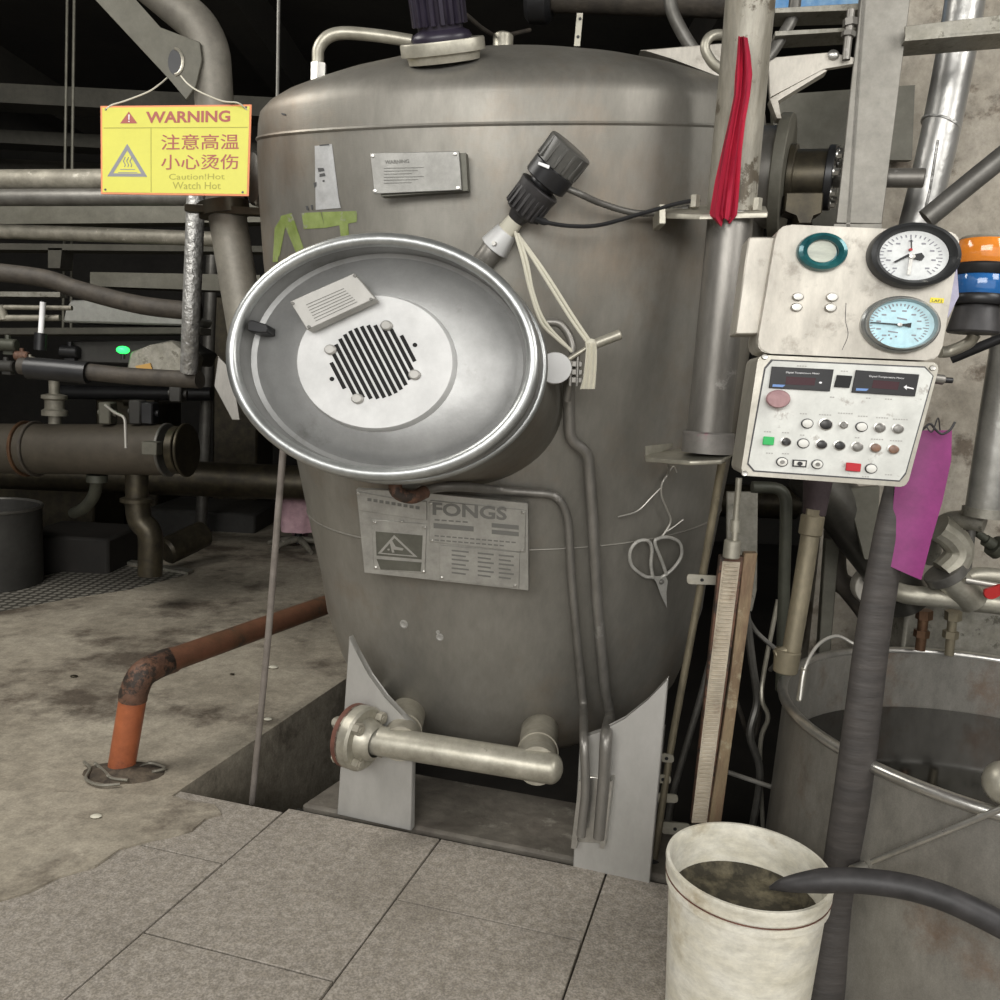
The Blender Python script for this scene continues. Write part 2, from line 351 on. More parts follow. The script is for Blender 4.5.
mb.prism([uv(-4.9, -3, -.6), uv(2.9, -3, -.6), uv(2.9, VF - .02, -.6), uv(J1, VF - .02, -.6), uv(J1 - .4, VF - .12, -.6), uv(-4.9, VF - .12, -.6)], ZZ * .548)
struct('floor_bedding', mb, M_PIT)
# old concrete floor to the left, with a broken thin edge over the slabs
mb = MB()
edge = [(285, 811), (262, 813), (240, 812), (222, 815), (205, 820), (192, 832), (170, 838), (150, 842), (120, 850), (95, 868), (60, 878), (30, 893), (0, 902), (-60, 915), (-200, 960)]
far = [(-300, 700), (-150, 620), (0, 588), (100, 566), (125, 558), (160, 549), (165, 540), (215, 531), (260, 521)]
p = [fz(*q) for q in edge]
p2 = [V((-5.2, 3.2, 0)), V((-5.2, 5.0, 0))] + [fz(*q) for q in far[2:]] + [V((-2.3, 9.2, 0)), uv(-1.885, 9.0)]
pit = [fz(340, 685), fz(172, 797)]
poly = [q + ZZ * -.02 for q in p + p2 + pit]
# pit edge points in order: from the far end of the pit to its near corner
mb.prism([fz(172, 797) + ZZ * -.6] + [fz(0, 800) * 0 + V((-5.2, 2.6, -.6))] + [q + ZZ * -.6 for q in p2] , ZZ * .606)
struct('floor.002', mb, M_CONC)
mb = MB()
lip = [fz(172, 797)] + [fz(*q) for q in [(190, 803), (215, 806), (222, 815), (205, 820), (192, 832), (170, 838), (150, 842), (120, 850), (95, 868), (60, 878), (30, 893), (0, 902), (-60, 915), (-200, 960)]] + [V((-5.2, 2.4, 0)), V((-5.2, 2.6, 0))]
for q in lip: q.z = -.01
mb.prism(lip, ZZ * .017, .002)
struct('floor.003', mb, M_CONC)
# plinth that carries the tank legs
mb = MB()
mb.prism([uv(J1 + .02, VF + .05, -.6), uv(J3 + .27, VF + .05, -.6), uv(J3 + .27, VF + .42, -.6), uv(J1 + .07, VF + .42, -.6)], ZZ * .594, .01)
struct('plinth', mb, M_CONCR)
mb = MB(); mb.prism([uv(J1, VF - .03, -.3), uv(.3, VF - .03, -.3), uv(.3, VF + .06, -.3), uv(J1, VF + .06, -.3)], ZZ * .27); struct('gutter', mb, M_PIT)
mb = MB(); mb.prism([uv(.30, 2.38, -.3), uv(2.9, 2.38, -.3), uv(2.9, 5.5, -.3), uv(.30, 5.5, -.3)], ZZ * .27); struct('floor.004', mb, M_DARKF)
# hall shell
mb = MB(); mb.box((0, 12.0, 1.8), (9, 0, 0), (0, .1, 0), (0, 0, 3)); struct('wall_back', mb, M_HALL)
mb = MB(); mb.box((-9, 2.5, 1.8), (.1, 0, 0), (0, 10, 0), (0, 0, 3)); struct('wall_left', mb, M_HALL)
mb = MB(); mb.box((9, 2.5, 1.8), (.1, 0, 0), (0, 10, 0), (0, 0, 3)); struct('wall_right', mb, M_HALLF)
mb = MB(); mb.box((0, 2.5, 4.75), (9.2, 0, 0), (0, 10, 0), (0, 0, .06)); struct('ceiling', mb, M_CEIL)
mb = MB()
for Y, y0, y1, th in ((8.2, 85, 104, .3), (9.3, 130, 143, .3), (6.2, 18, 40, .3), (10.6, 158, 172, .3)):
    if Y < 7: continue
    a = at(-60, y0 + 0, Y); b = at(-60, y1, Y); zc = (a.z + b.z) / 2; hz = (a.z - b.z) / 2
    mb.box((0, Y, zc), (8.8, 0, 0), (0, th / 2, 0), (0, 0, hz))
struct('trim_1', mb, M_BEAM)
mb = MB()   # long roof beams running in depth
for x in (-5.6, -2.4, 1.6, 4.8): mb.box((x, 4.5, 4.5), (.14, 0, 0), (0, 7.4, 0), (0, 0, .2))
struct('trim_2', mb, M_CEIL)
# stained wall at the right behind the panel
WP = PL(at(940, 250, 3.3), V((-.12, -1, 0)))
mb = MB()
a = WP.h(886, -80); b = WP.h(1120, -80)
mb.prism([V((a.x, a.y, -.05)), V((b.x + .8, WP.h(1120, 300).y - .1, -.05)), V((b.x + .8, WP.h(1120, 300).y - .1, 3.6)), V((a.x, a.y, 3.6))], V((.03, .25, 0)))
struct('wall_nook', mb, M_WALL)

# ================================================================== THE TANK
YB, YT = 3.22, 2.90
Bp = at(515, 729, YB); Tp = at(510, 50, YT)
AZ = (Tp - Bp).normalized(); TL = (Tp - Bp).length
AX = (V((1, 0, 0)) - AZ * AZ.x).normalized(); AY = AZ.cross(AX)
FLAT = .60
sil = [(726, 45), (719, 100), (703, 135), (671, 162), (643, 175), (600, 189), (560, 195), (520, 204), (470, 214), (400, 228), (330, 240), (260, 249), (200, 253), (150, 255), (125, 254), (114, 252), (104, 243), (95, 228), (86, 205), (76, 175), (66, 135), (58, 90), (53, 45)]
PROF = [(0.0, 0.0)]
for y, wd in sil:
    t = (729 - y) / (729 - 50); cx = 515 + (510 - 515) * t; Y = YB + (YT - YB) * t
    P = at(cx, y, Y); h = (P - Bp).dot(AZ); r = (at(cx + wd, y, Y) - P).length * .985
    PROF.append((max(h, .004), r))
PROF.append((TL, 0.0))
def tprof(h):
    if h <= 0 or h >= TL: return -1
    for (h0, r0), (h1, r1) in zip(PROF, PROF[1:]):
        if h0 <= h <= h1: return r0 + (r1 - r0) * (h - h0) / max(h1 - h0, 1e-6)
    return -1
def tin(p):
    q = p - Bp; h = q.dot(AZ); r = tprof(h)
    return r > 0 and (q.dot(AX) / r) ** 2 + (q.dot(AY) / (r * FLAT)) ** 2 < 1
def thit(x, y, off=0.0):
    d = ray(x, y); t = 1.9
    while t < 4.2 and not tin(CC + d * t): t += .02
    if t >= 4.2: return None
    a, b = t - .02, t
    for _ in range(18):
        m_ = (a + b) / 2
        if tin(CC + d * m_): b = m_
        else: a = m_
    p = CC + d * b
    return p + tnorm(p) * off if off else p
def tnorm(p):
    q = p - Bp; h = q.dot(AZ); r = max(tprof(h), 1e-4); dr = (tprof(min(h + .02, TL - .001)) - tprof(max(h - .02, .001))) / .04
    n = AX * (q.dot(AX) / r ** 2) + AY * (q.dot(AY) / (r * FLAT) ** 2); L = n.length; n = n / L
    return (n - AZ * dr * .9).normalized()
tank = thing('pressure_tank', 'large grey stainless steel pressure tank with domed top and rounded base, in the middle', 'tank', V((Bp.x, Bp.y, 0)))
mb = MB()
dense = []
for (h0, r0), (h1, r1) in zip(PROF, PROF[1:]):
    for k in range(2): dense.append((r0 + (r1 - r0) * k / 2, h0 + (h1 - h0) * k / 2))
dense.append((0, TL))
mb.lathe(Bp, AX, AY * FLAT, AZ, dense, 96)
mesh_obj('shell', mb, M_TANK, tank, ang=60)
KR = .06
def tank_ring(ypx, xref, r, name):
    p = thit(xref, ypx); h = (p - Bp).dot(AZ); R_ = tprof(h); mb = MB()
    L = []
    for k in range(96):
        hh = h + KR * R_ * FLAT * (1 + math.sin(2 * PI * k / 96)); rr_ = tprof(hh)
        L.append(Bp + AZ * hh + AX * (rr_ * math.cos(2 * PI * k / 96)) + AY * (rr_ * FLAT * math.sin(2 * PI * k / 96)))
    mb.tube(L, r, 6, closed=True)
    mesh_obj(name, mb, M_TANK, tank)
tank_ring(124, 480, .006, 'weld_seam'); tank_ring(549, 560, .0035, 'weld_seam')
# legs: thick saddle plates contoured to the shell
LP = PL(uv(-1.0, 2.50), -DD)
for poly, bot in (([(349, 636), (356, 652), (368, 676), (384, 698), (402, 716), (413, 726), (412, 812), (337, 805)], 0), ([(668, 678), (651, 867), (574, 846), (580, 738), (600, 733), (625, 720), (648, 700)], 0)):
    mb = MB(); P = [LP.h(*q) for q in poly]
    zm = sorted(range(len(P)), key=lambda i: P[i].z)[:2]
    for i in zm: P[i].z = -.004
    mb.prism(P, DD * .03, .003)
    i0, i1 = zm; a = P[i0].lerp(P[i1], .5); top = max(P, key=lambda q: q.z); tp = top.lerp(P[i0] if abs((P[i0] - top).dot(RR)) < abs((P[i1] - top).dot(RR)) else P[i1], .4)
    b0 = P[i0] if abs((P[i0] - top).dot(RR)) < abs((P[i1] - top).dot(RR)) else P[i1]
    sg = 1 if (a - b0).dot(RR) > 0 else -1; o_ = RR * (.02 * sg)
    mb.prism([b0 + o_ + DD * .02, tp + o_ + DD * .02, tp + o_ + DD * .30, b0 + o_ + DD * .30], RR * (.02 * sg))
    mesh_obj('leg', mb, M_LEG, tank)
# channel on the right leg holding the small pipes
mb = MB()
for x0, x1 in ((576, 581), (604, 609)):
    plate(mb, LP, [(x0 + 6, 775), (x1 + 6, 775), (x1 - 2, 842), (x0 - 2, 841)], .05, .045)
plate(mb, LP, [(582, 775), (615, 777), (607, 842), (575, 840)], .015, .012, .002)
mesh_obj('pipe_channel', mb, M_STEEL, tank)
# manifold
mA = at(356, 737, 2.64); mB = at(561, 770, 2.46); mdir = (mB - mA).normalized(); mr = px(15.5, mB)
mb = MB(); e, f = perp(mdir)
mb.lathe(mA, e, f, mdir, [(mr, 0)] + [(mr, (mB - mA).length - .03)] + [(mr * math.cos(a), (mB - mA).length - .03 + mr * .75 * math.sin(a)) for a in [i * PI / 12 for i in range(1, 6)]] + [(0, (mB - mA).length - .03 + mr * .75)], 32)
mani = mesh_obj('manifold_pipe', mb, M_PAINTSIL, tank)
for (x0, y0, x1, y1, rp) in ((399, 742, 411, 704, 19), (537, 762, 540, 722, 21)):
    t = (x0 - 352) / 208; p0 = mA.lerp(mB, t); Y1 = 2.98 if x0 < 450 else 2.92; p1 = at(x1, y1, Y1); r = px(rp, p0); n = (p1 - p0)
    mb = MB(); mb.cyl(p0, p1 + n.normalized() * .12, r * .95, r * 1.02, 28); mesh_obj('nozzle', mb, M_STUB, mani)
    p = p0.lerp(p1, .28); mb = MB(); mb.cyl(p, p + n.normalized() * .008, r * 1.03, None, 28); mesh_obj('weld_bead', mb, M_STUB, mani)
fr = px(32, mA); fc = mA + mdir * .02; md0 = mdir; mdir = (mdir + V((0, -.30, 0))).normalized(); e, f = perp(mdir)
mb = MB(); mb.lathe(fc - mdir * .005, e, f, mdir, [(mr, -.02), (fr, -.02), (fr, .018), (fr * .93, .026), (mr * 1.5, .026), (mr * 1.25, .06), (mr, .07)], 40); fl = mesh_obj('flange', mb, M_PAINTSIL, mani)
mb = MB(); mb.lathe(fc - mdir * .03, e, f, mdir, [(0, -.012), (fr * 1.0, -.012), (fr * 1.0, .012), (0, .012)], 40); mesh_obj('gasket', mb, M_GASKET, mani, 'brown gasket ring')
for k in range(4):
    a = PI / 4 + k * PI / 2; p = fc + (e * math.cos(a) + f * math.sin(a)) * fr * .78
    mb = MB(); mb.cyl(p - mdir * .07, p + mdir * .05, .011, None, 10); mb.cyl(p + mdir * .022, p + mdir * .045, .02, None, 6); mb.cyl(p - mdir * .062, p - mdir * .042, .02, None, 6)
    mesh_obj('flange_bolt', mb, M_STUB, mani)
# manhole neck and lid
LC = at(379, 357, 2.2); nb = thit(432, 388); NB = nb + (nb - LC).normalized() * .12
LN = (LC - NB).normalized()
LPn = (LN + V((.05, -.25, 0))).normalized()
lp = PL(LC, LPn)
lo_ = lp.h(383, 357); lex = lp.h(536, 375) - lp.h(383, 357); ley = lp.h(378, 238) - lp.h(383, 357)
lex = (lp.h(539, 372) - lp.h(230, 343)) / 2; ley = (lp.h(402, 236) - lp.h(370, 477)) / 2
mb = MB()
NL = (LC - NB).length
# neck: elliptical drum behind the lid
mb.lathe(NB, lex * .93, ley * .93, (LC - NB).normalized(), [(1.0, -.02), (1.0, NL - .07)], 64)
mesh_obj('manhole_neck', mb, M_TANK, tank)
lid = MB()
lid.lathe(LC, lex, ley, LPn, [(.965, -.075), (1.0, -.07), (1.005, -.05), (.985, -.04), (1.0, -.03), (1.0, -.01), (.985, .0)], 72)
lid.lathe(LC, lex, ley, LPn, [(.985, .0), (.94, .0), (.925, -.035), (.915, -.055), (.88, -.06), (.84, -.055), (.78, -.044), (.56, -.036), (.50, -.034), (.0, -.034)], 72)
lido = mesh_obj('lid', lid, M_LID, tank, 'round dished steel lid with a slotted vent', ang=30)
def lpt(fx, fy, h=0.0): return LC + lex * fx + ley * fy + LPn * h
mb = MB(); mb.tube([lpt(.965 * math.cos(2 * PI * k / 72), .965 * math.sin(2 * PI * k / 72), .008) for k in range(72)], .0175, 14, closed=True); mesh_obj('rim_tube', mb, M_RIM, lido)
mb = MB(); mb.tube([lpt(1.0 * math.cos(2 * PI * k / 72), 1.0 * math.sin(2 * PI * k / 72), -.085) - LN * .0 for k in range(72)], .011, 10, closed=True); mesh_obj('clamp_ring', mb, M_RIM, lido)
LF = PL(LC - LPn * .016, LPn)
mb = MB(); disc(mb, LF, 374, 362, 80, 67, [(1.03, -.022), (1.0, .0), (.985, .004), (0, .004)], 64); mesh_obj('centre_disc', mb, M_LIDC, lido, 'pale raised centre disc')
LF2 = PL(LF.o + LPn * .0045, LPn)
# vent: slanted dark slots
gcx, gcy, grx, gry = 373, 362, 40, 35; dirx, diry = .46, .888; NS = 13
for k in range(NS):
    off = (k - (NS - 1) / 2) / (NS / 2); hl = math.sqrt(1 - off * off)
    c = (gcx + off * grx * .95, gcy - off * gry * .42)
    a = (c[0] - dirx * 38 * hl, c[1] - diry * 38 * hl); b = (c[0] + dirx * 38 * hl, c[1] + diry * 38 * hl); wv = 1.75
    mb = MB(); plate(mb, LF2, [(a[0] - wv, a[1] + .8), (a[0] + wv, a[1] - .8), (b[0] + wv, b[1] - .8), (b[0] - wv, b[1] + .8)], .0012, .0008)
    mesh_obj('vent_slot', mb, M_HOLE, lido)
for x, y in ((387, 326), (331, 350), (415, 375), (358, 399)):
    mb = MB(); disc(mb, LF2, x, y, 6, 5, [(1, 0), (1, .007), (.75, .011), (0, .011)], 20); mesh_obj('lid_bolt', mb, M_LEG, lido)
for x, y in ((415, 345), (332, 379)):
    mb = MB(); disc(mb, LF2, x, y, 2.4, 2.2, [(1, 0), (1, .0012), (0, .0012)], 12); mesh_obj('bolt_hole', mb, M_HOLE, lido)
mb = MB(); plate(mb, LF2, [(297, 306), (360, 278), (381, 303), (314, 334)], .035, .045, .002); lplt = mesh_obj('name_plate', mb, M_LEG, lido, 'small blank-looking slanted steel plate')
mb = MB()
for x, y in ((300, 308), (361, 281), (377, 304), (316, 331)): disc(mb, LF2, x, y, 1.8, 1.6, [(1, .045), (1, .048), (0, .049)], 10)
for k in range(7):
    a = lerp((318, 303), (352, 289), 0); 
    t = k / 6; a = lerp((313, 309), (322, 325), t); b = lerp((350, 293), (363, 306), t)
    plate(mb, LF2, [a, b, (b[0] + .3, b[1] + .6), (a[0] + .3, a[1] + .6)], .0006, .0458)
mesh_obj('plate_engraving', mb, M_PLATEM, lplt)
mb = MB(); plate(mb, LP if 0 else PL(LC + LPn * .0, LPn), [(248, 322), (252, 320), (268, 325), (268, 333), (258, 333), (248, 331)], .05, .004, .003); mesh_obj('latch_tab', mb, M_BLACK, lido, 'dark latch tab')
# dome flange with collar
FN = (AZ + V((-.10, -.30, 0))).normalized(); fc0 = thit(442, 60)
fcp = thit(446, 62) + FN * .03
FP_o = at(443, 50, fcp.y); fx = V((px(43, FP_o), 0, 0)); fx = (fx - FN * fx.dot(FN)); fy = FN.cross(fx)
mb = MB(); mb.lathe(FP_o, fx, fy * .6, FN, [(.84, -.03), (.88, -.010), (1.0, -.008), (1.0, .020), (.98, .024), (0, .024)], 48); mesh_obj('dome_flange', mb, M_PAINTSIL, tank)
mb = MB(); mb.lathe(FP_o + FN * .020, fx * .66, fy * .45, FN, [(0, 0), (1.05, 0), (1.08, .012), (1.0, .022), (.80, .03), (.80, .05), (.86, .055), (.86, .2), (.8, .3), (0, .3)], 24)
for k in range(18):
    a = 2 * PI * k / 18; d_ = fx * .66 * math.cos(a) + fy * .45 * math.sin(a); c = FP_o + FN * .16 + d_ * .88
    mb.box(c, d_.normalized() * .008, FN.cross(d_).normalized() * .007, FN * .1, .002)
mesh_obj('dome_collar', mb, M_MOTOR, tank, 'dark purple ribbed plastic collar')
# loop tubes
def tubepart(name, pts, rpx, mat_, par, R_=.06, smooth=False, seg=12, label=None):
    P = pts3(pts) if not isinstance(pts[0], V) else pts; r = px(rpx, P[0]); mb = MB(); mb.tube(smoothpath(P) if smooth else bend(P, R_), r, seg); return mesh_obj(name, mb, mat_, par, label)
tubepart('vent_tube', [(318, 72, 2.86), (318, 60, 2.86), (319, 48, 2.86), (328, 37, 2.86), (345, 33, 2.86), (380, 36, 2.86), (412, 41, 2.86)], 6, M_PAINTSIL, tank, smooth=True)
mb = MB(); p = at(319, 68, 2.86); mb.cyl(p - ZZ * .04, p + ZZ * .012, .026, None, 6); mesh_obj('tube_fitting', mb, M_STEEL, tank)
mb = MB(); p = at(503, 44, 2.95); mb.cyl(p - ZZ * .03, p + ZZ * .03, .033, None, 24, .006); mesh_obj('dome_plug', mb, M_PAINTSIL, tank)
tubepart('vent_tube', [(722, 70, 2.70), (712, 62, 2.70), (705, 48, 2.70), (710, 37, 2.70), (722, 35, 2.72), (735, 42, 2.76)], 5, M_PAINTSIL, tank, smooth=True)
# small pipes running down the front of the tank
def tpath(L, off): return [thit(x, y) + tnorm(thit(x, y)) * off if thit(x, y) else at(x, y, 2.9) for x, y in L]
P = tpath([(566, 372), (566, 400), (567, 436), (584, 447), (588, 500), (593, 600), (600, 680), (605, 705)], .045)
P += [LP.h(606, 735, .055), LP.h(604, 780, .045), LP.h(599, 838, .04)]
mb = MB(); mb.tube(bend(P, .05), px(6.3, P[0]), 14); mesh_obj('drain_pipe', mb, M_POLE, tank)
P = [at(412, 497, 2.36), at(430, 488, 2.42), at(460, 486, 2.47)] + tpath([(500, 487), (556, 491), (566, 512), (570, 580), (575, 640), (581, 700)], .03) + [LP.h(584, 740, .05), LP.h(586, 790, .05), LP.h(581, 836, .045)]
mb = MB(); mb.tube(bend(P, .05), px(4.6, P[4]), 12); mesh_obj('thin_pipe', mb, M_POLE, tank)
mb = MB(); P = pts3([(395, 478, 2.32), (397, 492, 2.32), (412, 497, 2.34), (425, 492, 2.38)]); mb.tube(smoothpath(P), px(7, P[0]), 12); mesh_obj('drain_elbow', mb, M_RUST, tank, 'rusty brown elbow under the lid')
# plates on the tank
c = thit(445, 545); NP = PL(c + tnorm(c) * .055 + V((0, -.02, 0)), (tnorm(c) * .6 + V((-.05, -.5, .0))).normalized())
mb = MB(); plate(mb, NP, [(356, 489), (404, 491), (528, 503), (529, 591), (364, 573)], .02, 0, .002); npl = mesh_obj('name_plate', mb, M_PLATE, tank, 'wide riveted aluminium plate below the lid')
mb = MB(); plate(mb, NP, [(357, 491), (404, 500), (427, 501), (427, 520), (359, 510)], .004, .005, .001)
plate(mb, NP, [(430, 500), (526, 510), (525, 552), (430, 541)], .004, .005, .001)
plate(mb, NP, [(440, 545), (520, 552), (519, 588), (440, 579)], .003, .004, .001)
plate(mb, NP, [(372, 519), (427, 524), (425, 573), (374, 569)], .003, .004, .001)
subp = mesh_obj('sub_plate', mb, M_PLATE, npl)
mb = MB(); text(mb, 'FONGS', NP, (433, 514.5), (507, 520), (433, 501.5), .0052, .0007, .03)
plate(mb, NP, [(434, 522.5), (474, 526), (474, 531), (434, 527.5)], .0006, .0058)
for dy in (0, 6.6): plate(mb, NP, [(492, 522.5 + dy), (519, 525 + dy), (519, 529.3 + dy), (492, 526.8 + dy)], .0006, .0058)
for x in range(5):
    plate(mb, NP, [(435 + x * 7, 518.6 + x * .5), (440 + x * 7, 519 + x * .5), (440 + x * 7, 520.4 + x * .5), (435 + x * 7, 520 + x * .5)], .0005, .0057)
for r_ in range(2):
    for x in range(14 - 2 * r_): plate(mb, NP, [(435 + x * 5.9, 534.5 + r_ * 4.2 + x * .5), (439.3 + x * 5.9, 534.9 + r_ * 4.2 + x * .5), (439.3 + x * 5.9, 536.2 + r_ * 4.2 + x * .5), (435 + x * 5.9, 535.8 + r_ * 4.2 + x * .5)], .0005, .0057)
for r_ in range(6):
    for a, b in ((452, 469), (478, 494), (499, 514)):
        y = 549 + r_ * 4.4; plate(mb, NP, [(a, y + (a - 450) * .1), (b - r_ % 2 * 3, y + (b - 450) * .1), (b - r_ % 2 * 3, y + 1.6 + (b - 450) * .1), (a, y + 1.6 + (a - 450) * .1)], .0005, .0047)
for x in range(9): plate(mb, NP, [(368 + x * 6, 497.5 + x), (372 + x * 6, 498 + x), (372 + x * 6, 501 + x), (368 + x * 6, 500.5 + x)], .0005, .0057)
mesh_obj('plate_print', mb, M_PLATEM, npl, 'grey lettering')
mb = MB(); plate(mb, NP, [(376, 531), (423, 535), (422, 559), (377, 555)], .0006, .0048); plate(mb, NP, [(377, 558.5), (422, 562), (421, 571), (381, 569)], .0006, .0048); mesh_obj('warning_field', mb, M_PLATED, npl, 'dark field of the hot-surface warning')
mb = MB()
tri = [(394.5, 534.5), (418, 556.5), (378, 553)]; cen = (397, 549.5)
for i in range(3):
    a = tri[i]; b = tri[(i + 1) % 3]; a2 = lerp(a, cen, .2); b2 = lerp(b, cen, .2); plate(mb, NP, [a, b, b2, a2], .0006, .0056 + .00008 * i)
plate(mb, NP, [(390, 541), (392.5, 540), (396, 546), (404, 548), (403, 550), (394, 549), (395, 552), (392.5, 552)], .0006, .0056)
disc(mb, NP, 389, 549, 1.2, 1, [(1, .005), (1, .0058), (0, .0058)], 10)
plate(mb, NP, [(375, 523), (422, 527.5), (422, 533), (375, 529)], .0006, .0052)
mesh_obj('warning_symbol', mb, M_PLATE, npl, 'pale triangle with a burnt-hand figure')
mb = MB()
for x, y in ((359, 493), (403, 493), (402, 521), (375, 522), (425, 527), (376, 567), (424, 571), (431, 503), (523, 512), (432, 540), (522, 550), (442, 577), (515, 585)): disc(mb, NP, x, y, 1.7, 1.4, [(1, .003), (1, .008), (.6, .0095), (0, .0095)], 10)
mesh_obj('rivet', mb, M_STEEL, npl)
c = thit(415, 175); WPn = PL(c + tnorm(c) * .04 + V((0, -.02, 0)), (tnorm(c) + V((0, -.4, 0))).normalized())
mb = MB(); plate(mb, WPn, [(370, 153), (459, 151), (462, 190), (374, 194)], .006, 0, .0015); wpl = mesh_obj('name_plate', mb, mat('dull_plate', '#8b8a85', '#7b7a75', .45, .5, 10), tank, 'small engraved warning plate above the lid')
mb = MB(); plate(mb, WPn, [(378, 158), (465, 152), (467, 190), (380, 196)], .035, -.01); mesh_obj('plate_mount', mb, M_PLATED, wpl)
mb = MB(); text(mb, 'WARNING', WPn, (385, 164), (409, 163), (385, 160.3), .0012, .0005, .02)
for r_ in range(6): plate(mb, WPn, [(384, 168 + r_ * 3), (424 - r_ % 3 * 6, 167.2 + r_ * 3), (424 - r_ % 3 * 6, 167.8 + r_ * 3), (384, 168.6 + r_ * 3)], .0004, .0015)
mesh_obj('plate_print', mb, M_PLATEM, wpl)
mb = MB()
for x, y in ((372.5, 156), (455, 154), (375, 191), (458, 188)): disc(mb, WPn, x, y, 2, 1.7, [(1, 0), (1, .004), (0, .005)], 10)
mesh_obj('rivet', mb, M_STEEL, wpl)
# painted stencil letters and scrapes on the shell
def patch(mb, poly, off=.0012, n=6):
    # bilinear patch from a 4-corner pixel quad, laid on the shell
    g = []
    for j in range(n + 1):
        row = []
        for i in range(n + 1):
            q = lerp(lerp(poly[0], poly[1], i / n), lerp(poly[3], poly[2], i / n), j / n); p = thit(*q)
            row.append(None if p is None else p + tnorm(p) * off)
        g.append(row)
    for j in range(n):
        for i in range(n):
            c4 = (g[j][i], g[j][i + 1], g[j + 1][i + 1], g[j + 1][i])
            if all(q is not None for q in c4):
                mb.face(c4)
                mb.face([q - tnorm(q) * off * .9 for q in c4][::-1])
mb = MB()
patch(mb, [(281, 216), (288, 214), (280, 255), (275, 262)]); patch(mb, [(281, 216), (292, 213), (304, 249), (296, 252)])
patch(mb, [(275, 228), (282, 217), (278, 262), (273, 262)])
patch(mb, [(302, 213), (321, 212), (325, 228), (304, 229)]); patch(mb, [(322, 212), (357, 211), (357, 222), (325, 228)])
patch(mb, [(339, 220), (348, 220), (349, 236), (341, 236)])
mesh_obj('stencil_paint', mb, M_GPAINT, tank, 'worn green stencilled letters')
mb = MB(); patch(mb, [(315, 146), (332, 144), (340, 208), (316, 210)]); patch(mb, [(322, 186), (336, 186), (341, 208), (327, 209)], .0018); mesh_obj('glue_scrape', mb, M_SCRAPE, tank, 'pale scraped sticker residue')
mb = MB()
for q in ([(318, 168), (324, 168), (325, 171), (319, 172)], [(320, 174), (325, 173), (326, 176), (320, 177)], [(323, 180), (325, 180), (325, 182), (323, 182)], [(314, 183), (317, 182), (317, 186), (315, 188)], [(306, 206), (308, 206), (309, 210), (307, 210)], [(311, 205), (313, 205), (313, 210), (312, 210)], [(320, 145), (329, 144), (330, 145.2), (320, 146.2)], [(282, 113), (286, 114), (286, 115.5), (282, 114.5)]): patch(mb, q, .0022, 2)
mesh_obj('paint_mark', mb, M_DARKMARK, tank)
mb = MB()
for x, y, r in ((404, 624, 4.5), (440, 637, 4), (438, 632, 2)):
    p = thit(x, y); n_ = tnorm(p); e2, f2 = perp(n_); rr = px(r, p); mb.lathe(p + n_ * .001, e2, f2, n_, [(rr, -.002), (rr, .002), (rr * .7, .0025), (rr * .55, .001), (0, .001)], 14)
mesh_obj('weld_spot', mb, M_LEG, tank, 'ground-off weld spots')
# strut brackets joining the pole
PB = at(690, 458, 2.6)

# ------------------------------------------------------------------ pole with its flanges and red cloth
pole = thing('support_pole', 'thick grey steel pole with peeling paint in front of the tank right side', 'pole', V((*at(710, 455, 2.42).xy, 0)))
pa = at(753, -30, 2.36); pb = at(731, 212, 2.42); pc = at(708, 442, 2.42)
mb = MB(); mb.tube([pa, pa.lerp(pb, .3), pb], [px(25, pa), px(24.5, pa), px(24, pb)], 32); mesh_obj('upper_pole', mb, M_PAINTCHIP, pole, 'upper length with chipped pale paint')
mb = MB(); mb.tube([pb, pb.lerp(pc, .5), pc], [px(22.5, pb)] * 3, 32); mesh_obj('lower_pole', mb, M_POLE, pole)
mb = MB(); mb.lathe(pc - ZZ * .03, V((px(23.5, pc), 0, 0)), V((0, px(23.5, pc), 0)), ZZ, [(1, 0), (1.08, 0), (1.08, .055), (1.0, .06)], 32); mesh_obj('pole_socket', mb, mat('pink_spattered_steel', '#8f8b86', '#7e7b76', .5, .4, 6, c3='#8f6f74', s3=14, t3=.58, w3=.08), pole)
mb = MB(); mb.prism([at(645, 452, 2.52), at(690, 448, 2.56), at(727, 446, 2.50), at(733, 452, 2.42), at(722, 460, 2.34), at(690, 461, 2.34), at(646, 458, 2.46)], ZZ * -.012, .002)
mb.prism([at(645, 446, 2.50), at(672, 443, 2.55), at(672, 447, 2.55), at(645, 458, 2.50)], V((0, -.015, 0)), .001)
mesh_obj('lower_bracket', mb, M_PAINTSIL, pole)
mb = MB(); mb.prism([at(660, 206, 2.52), at(700, 205, 2.52), at(766, 206, 2.44), at(768, 212, 2.34), at(700, 214, 2.34), at(660, 213, 2.44)], ZZ * -.015, .002)
mb.prism([at(659, 204, 2.40), at(666, 204, 2.40), at(666, 224, 2.40), at(659, 224, 2.40)], V((0, .1, 0)), .002)
p = at(695, 200, 2.40); mb.cyl(p - ZZ * .02, p + ZZ * .012, .014, None, 6)
p = at(757, 203, 2.38); mb.cyl(p - ZZ * .02, p + ZZ * .012, .014, None, 6)
mesh_obj('upper_bracket', mb, M_PAINTSIL, pole)
mb = MB(); g = []
rows = [(38, 738, 746), (55, 737, 749), (75, 735, 751), (95, 734, 749), (120, 729, 745), (150, 722, 742), (180, 716, 740), (205, 712, 738), (214, 711, 737), (221, 718, 731)]
rng = random.Random(3)
for y, x0, x1 in rows:
    row = []
    for i in range(13):
        t = i / 12; x = x0 + (x1 - x0) * t; d_ = .012 * math.sin(t * 15 + y * .01) * (y / 220) + .006 * math.sin(t * 27)
        cp = pa.lerp(pb, (y + 30) / 242); row.append(at(x, y + (3 * math.sin(t * 9) if y > 200 else 0), cp.y - px(24, cp) * 1.02 - .02 + d_))
    g.append(row)
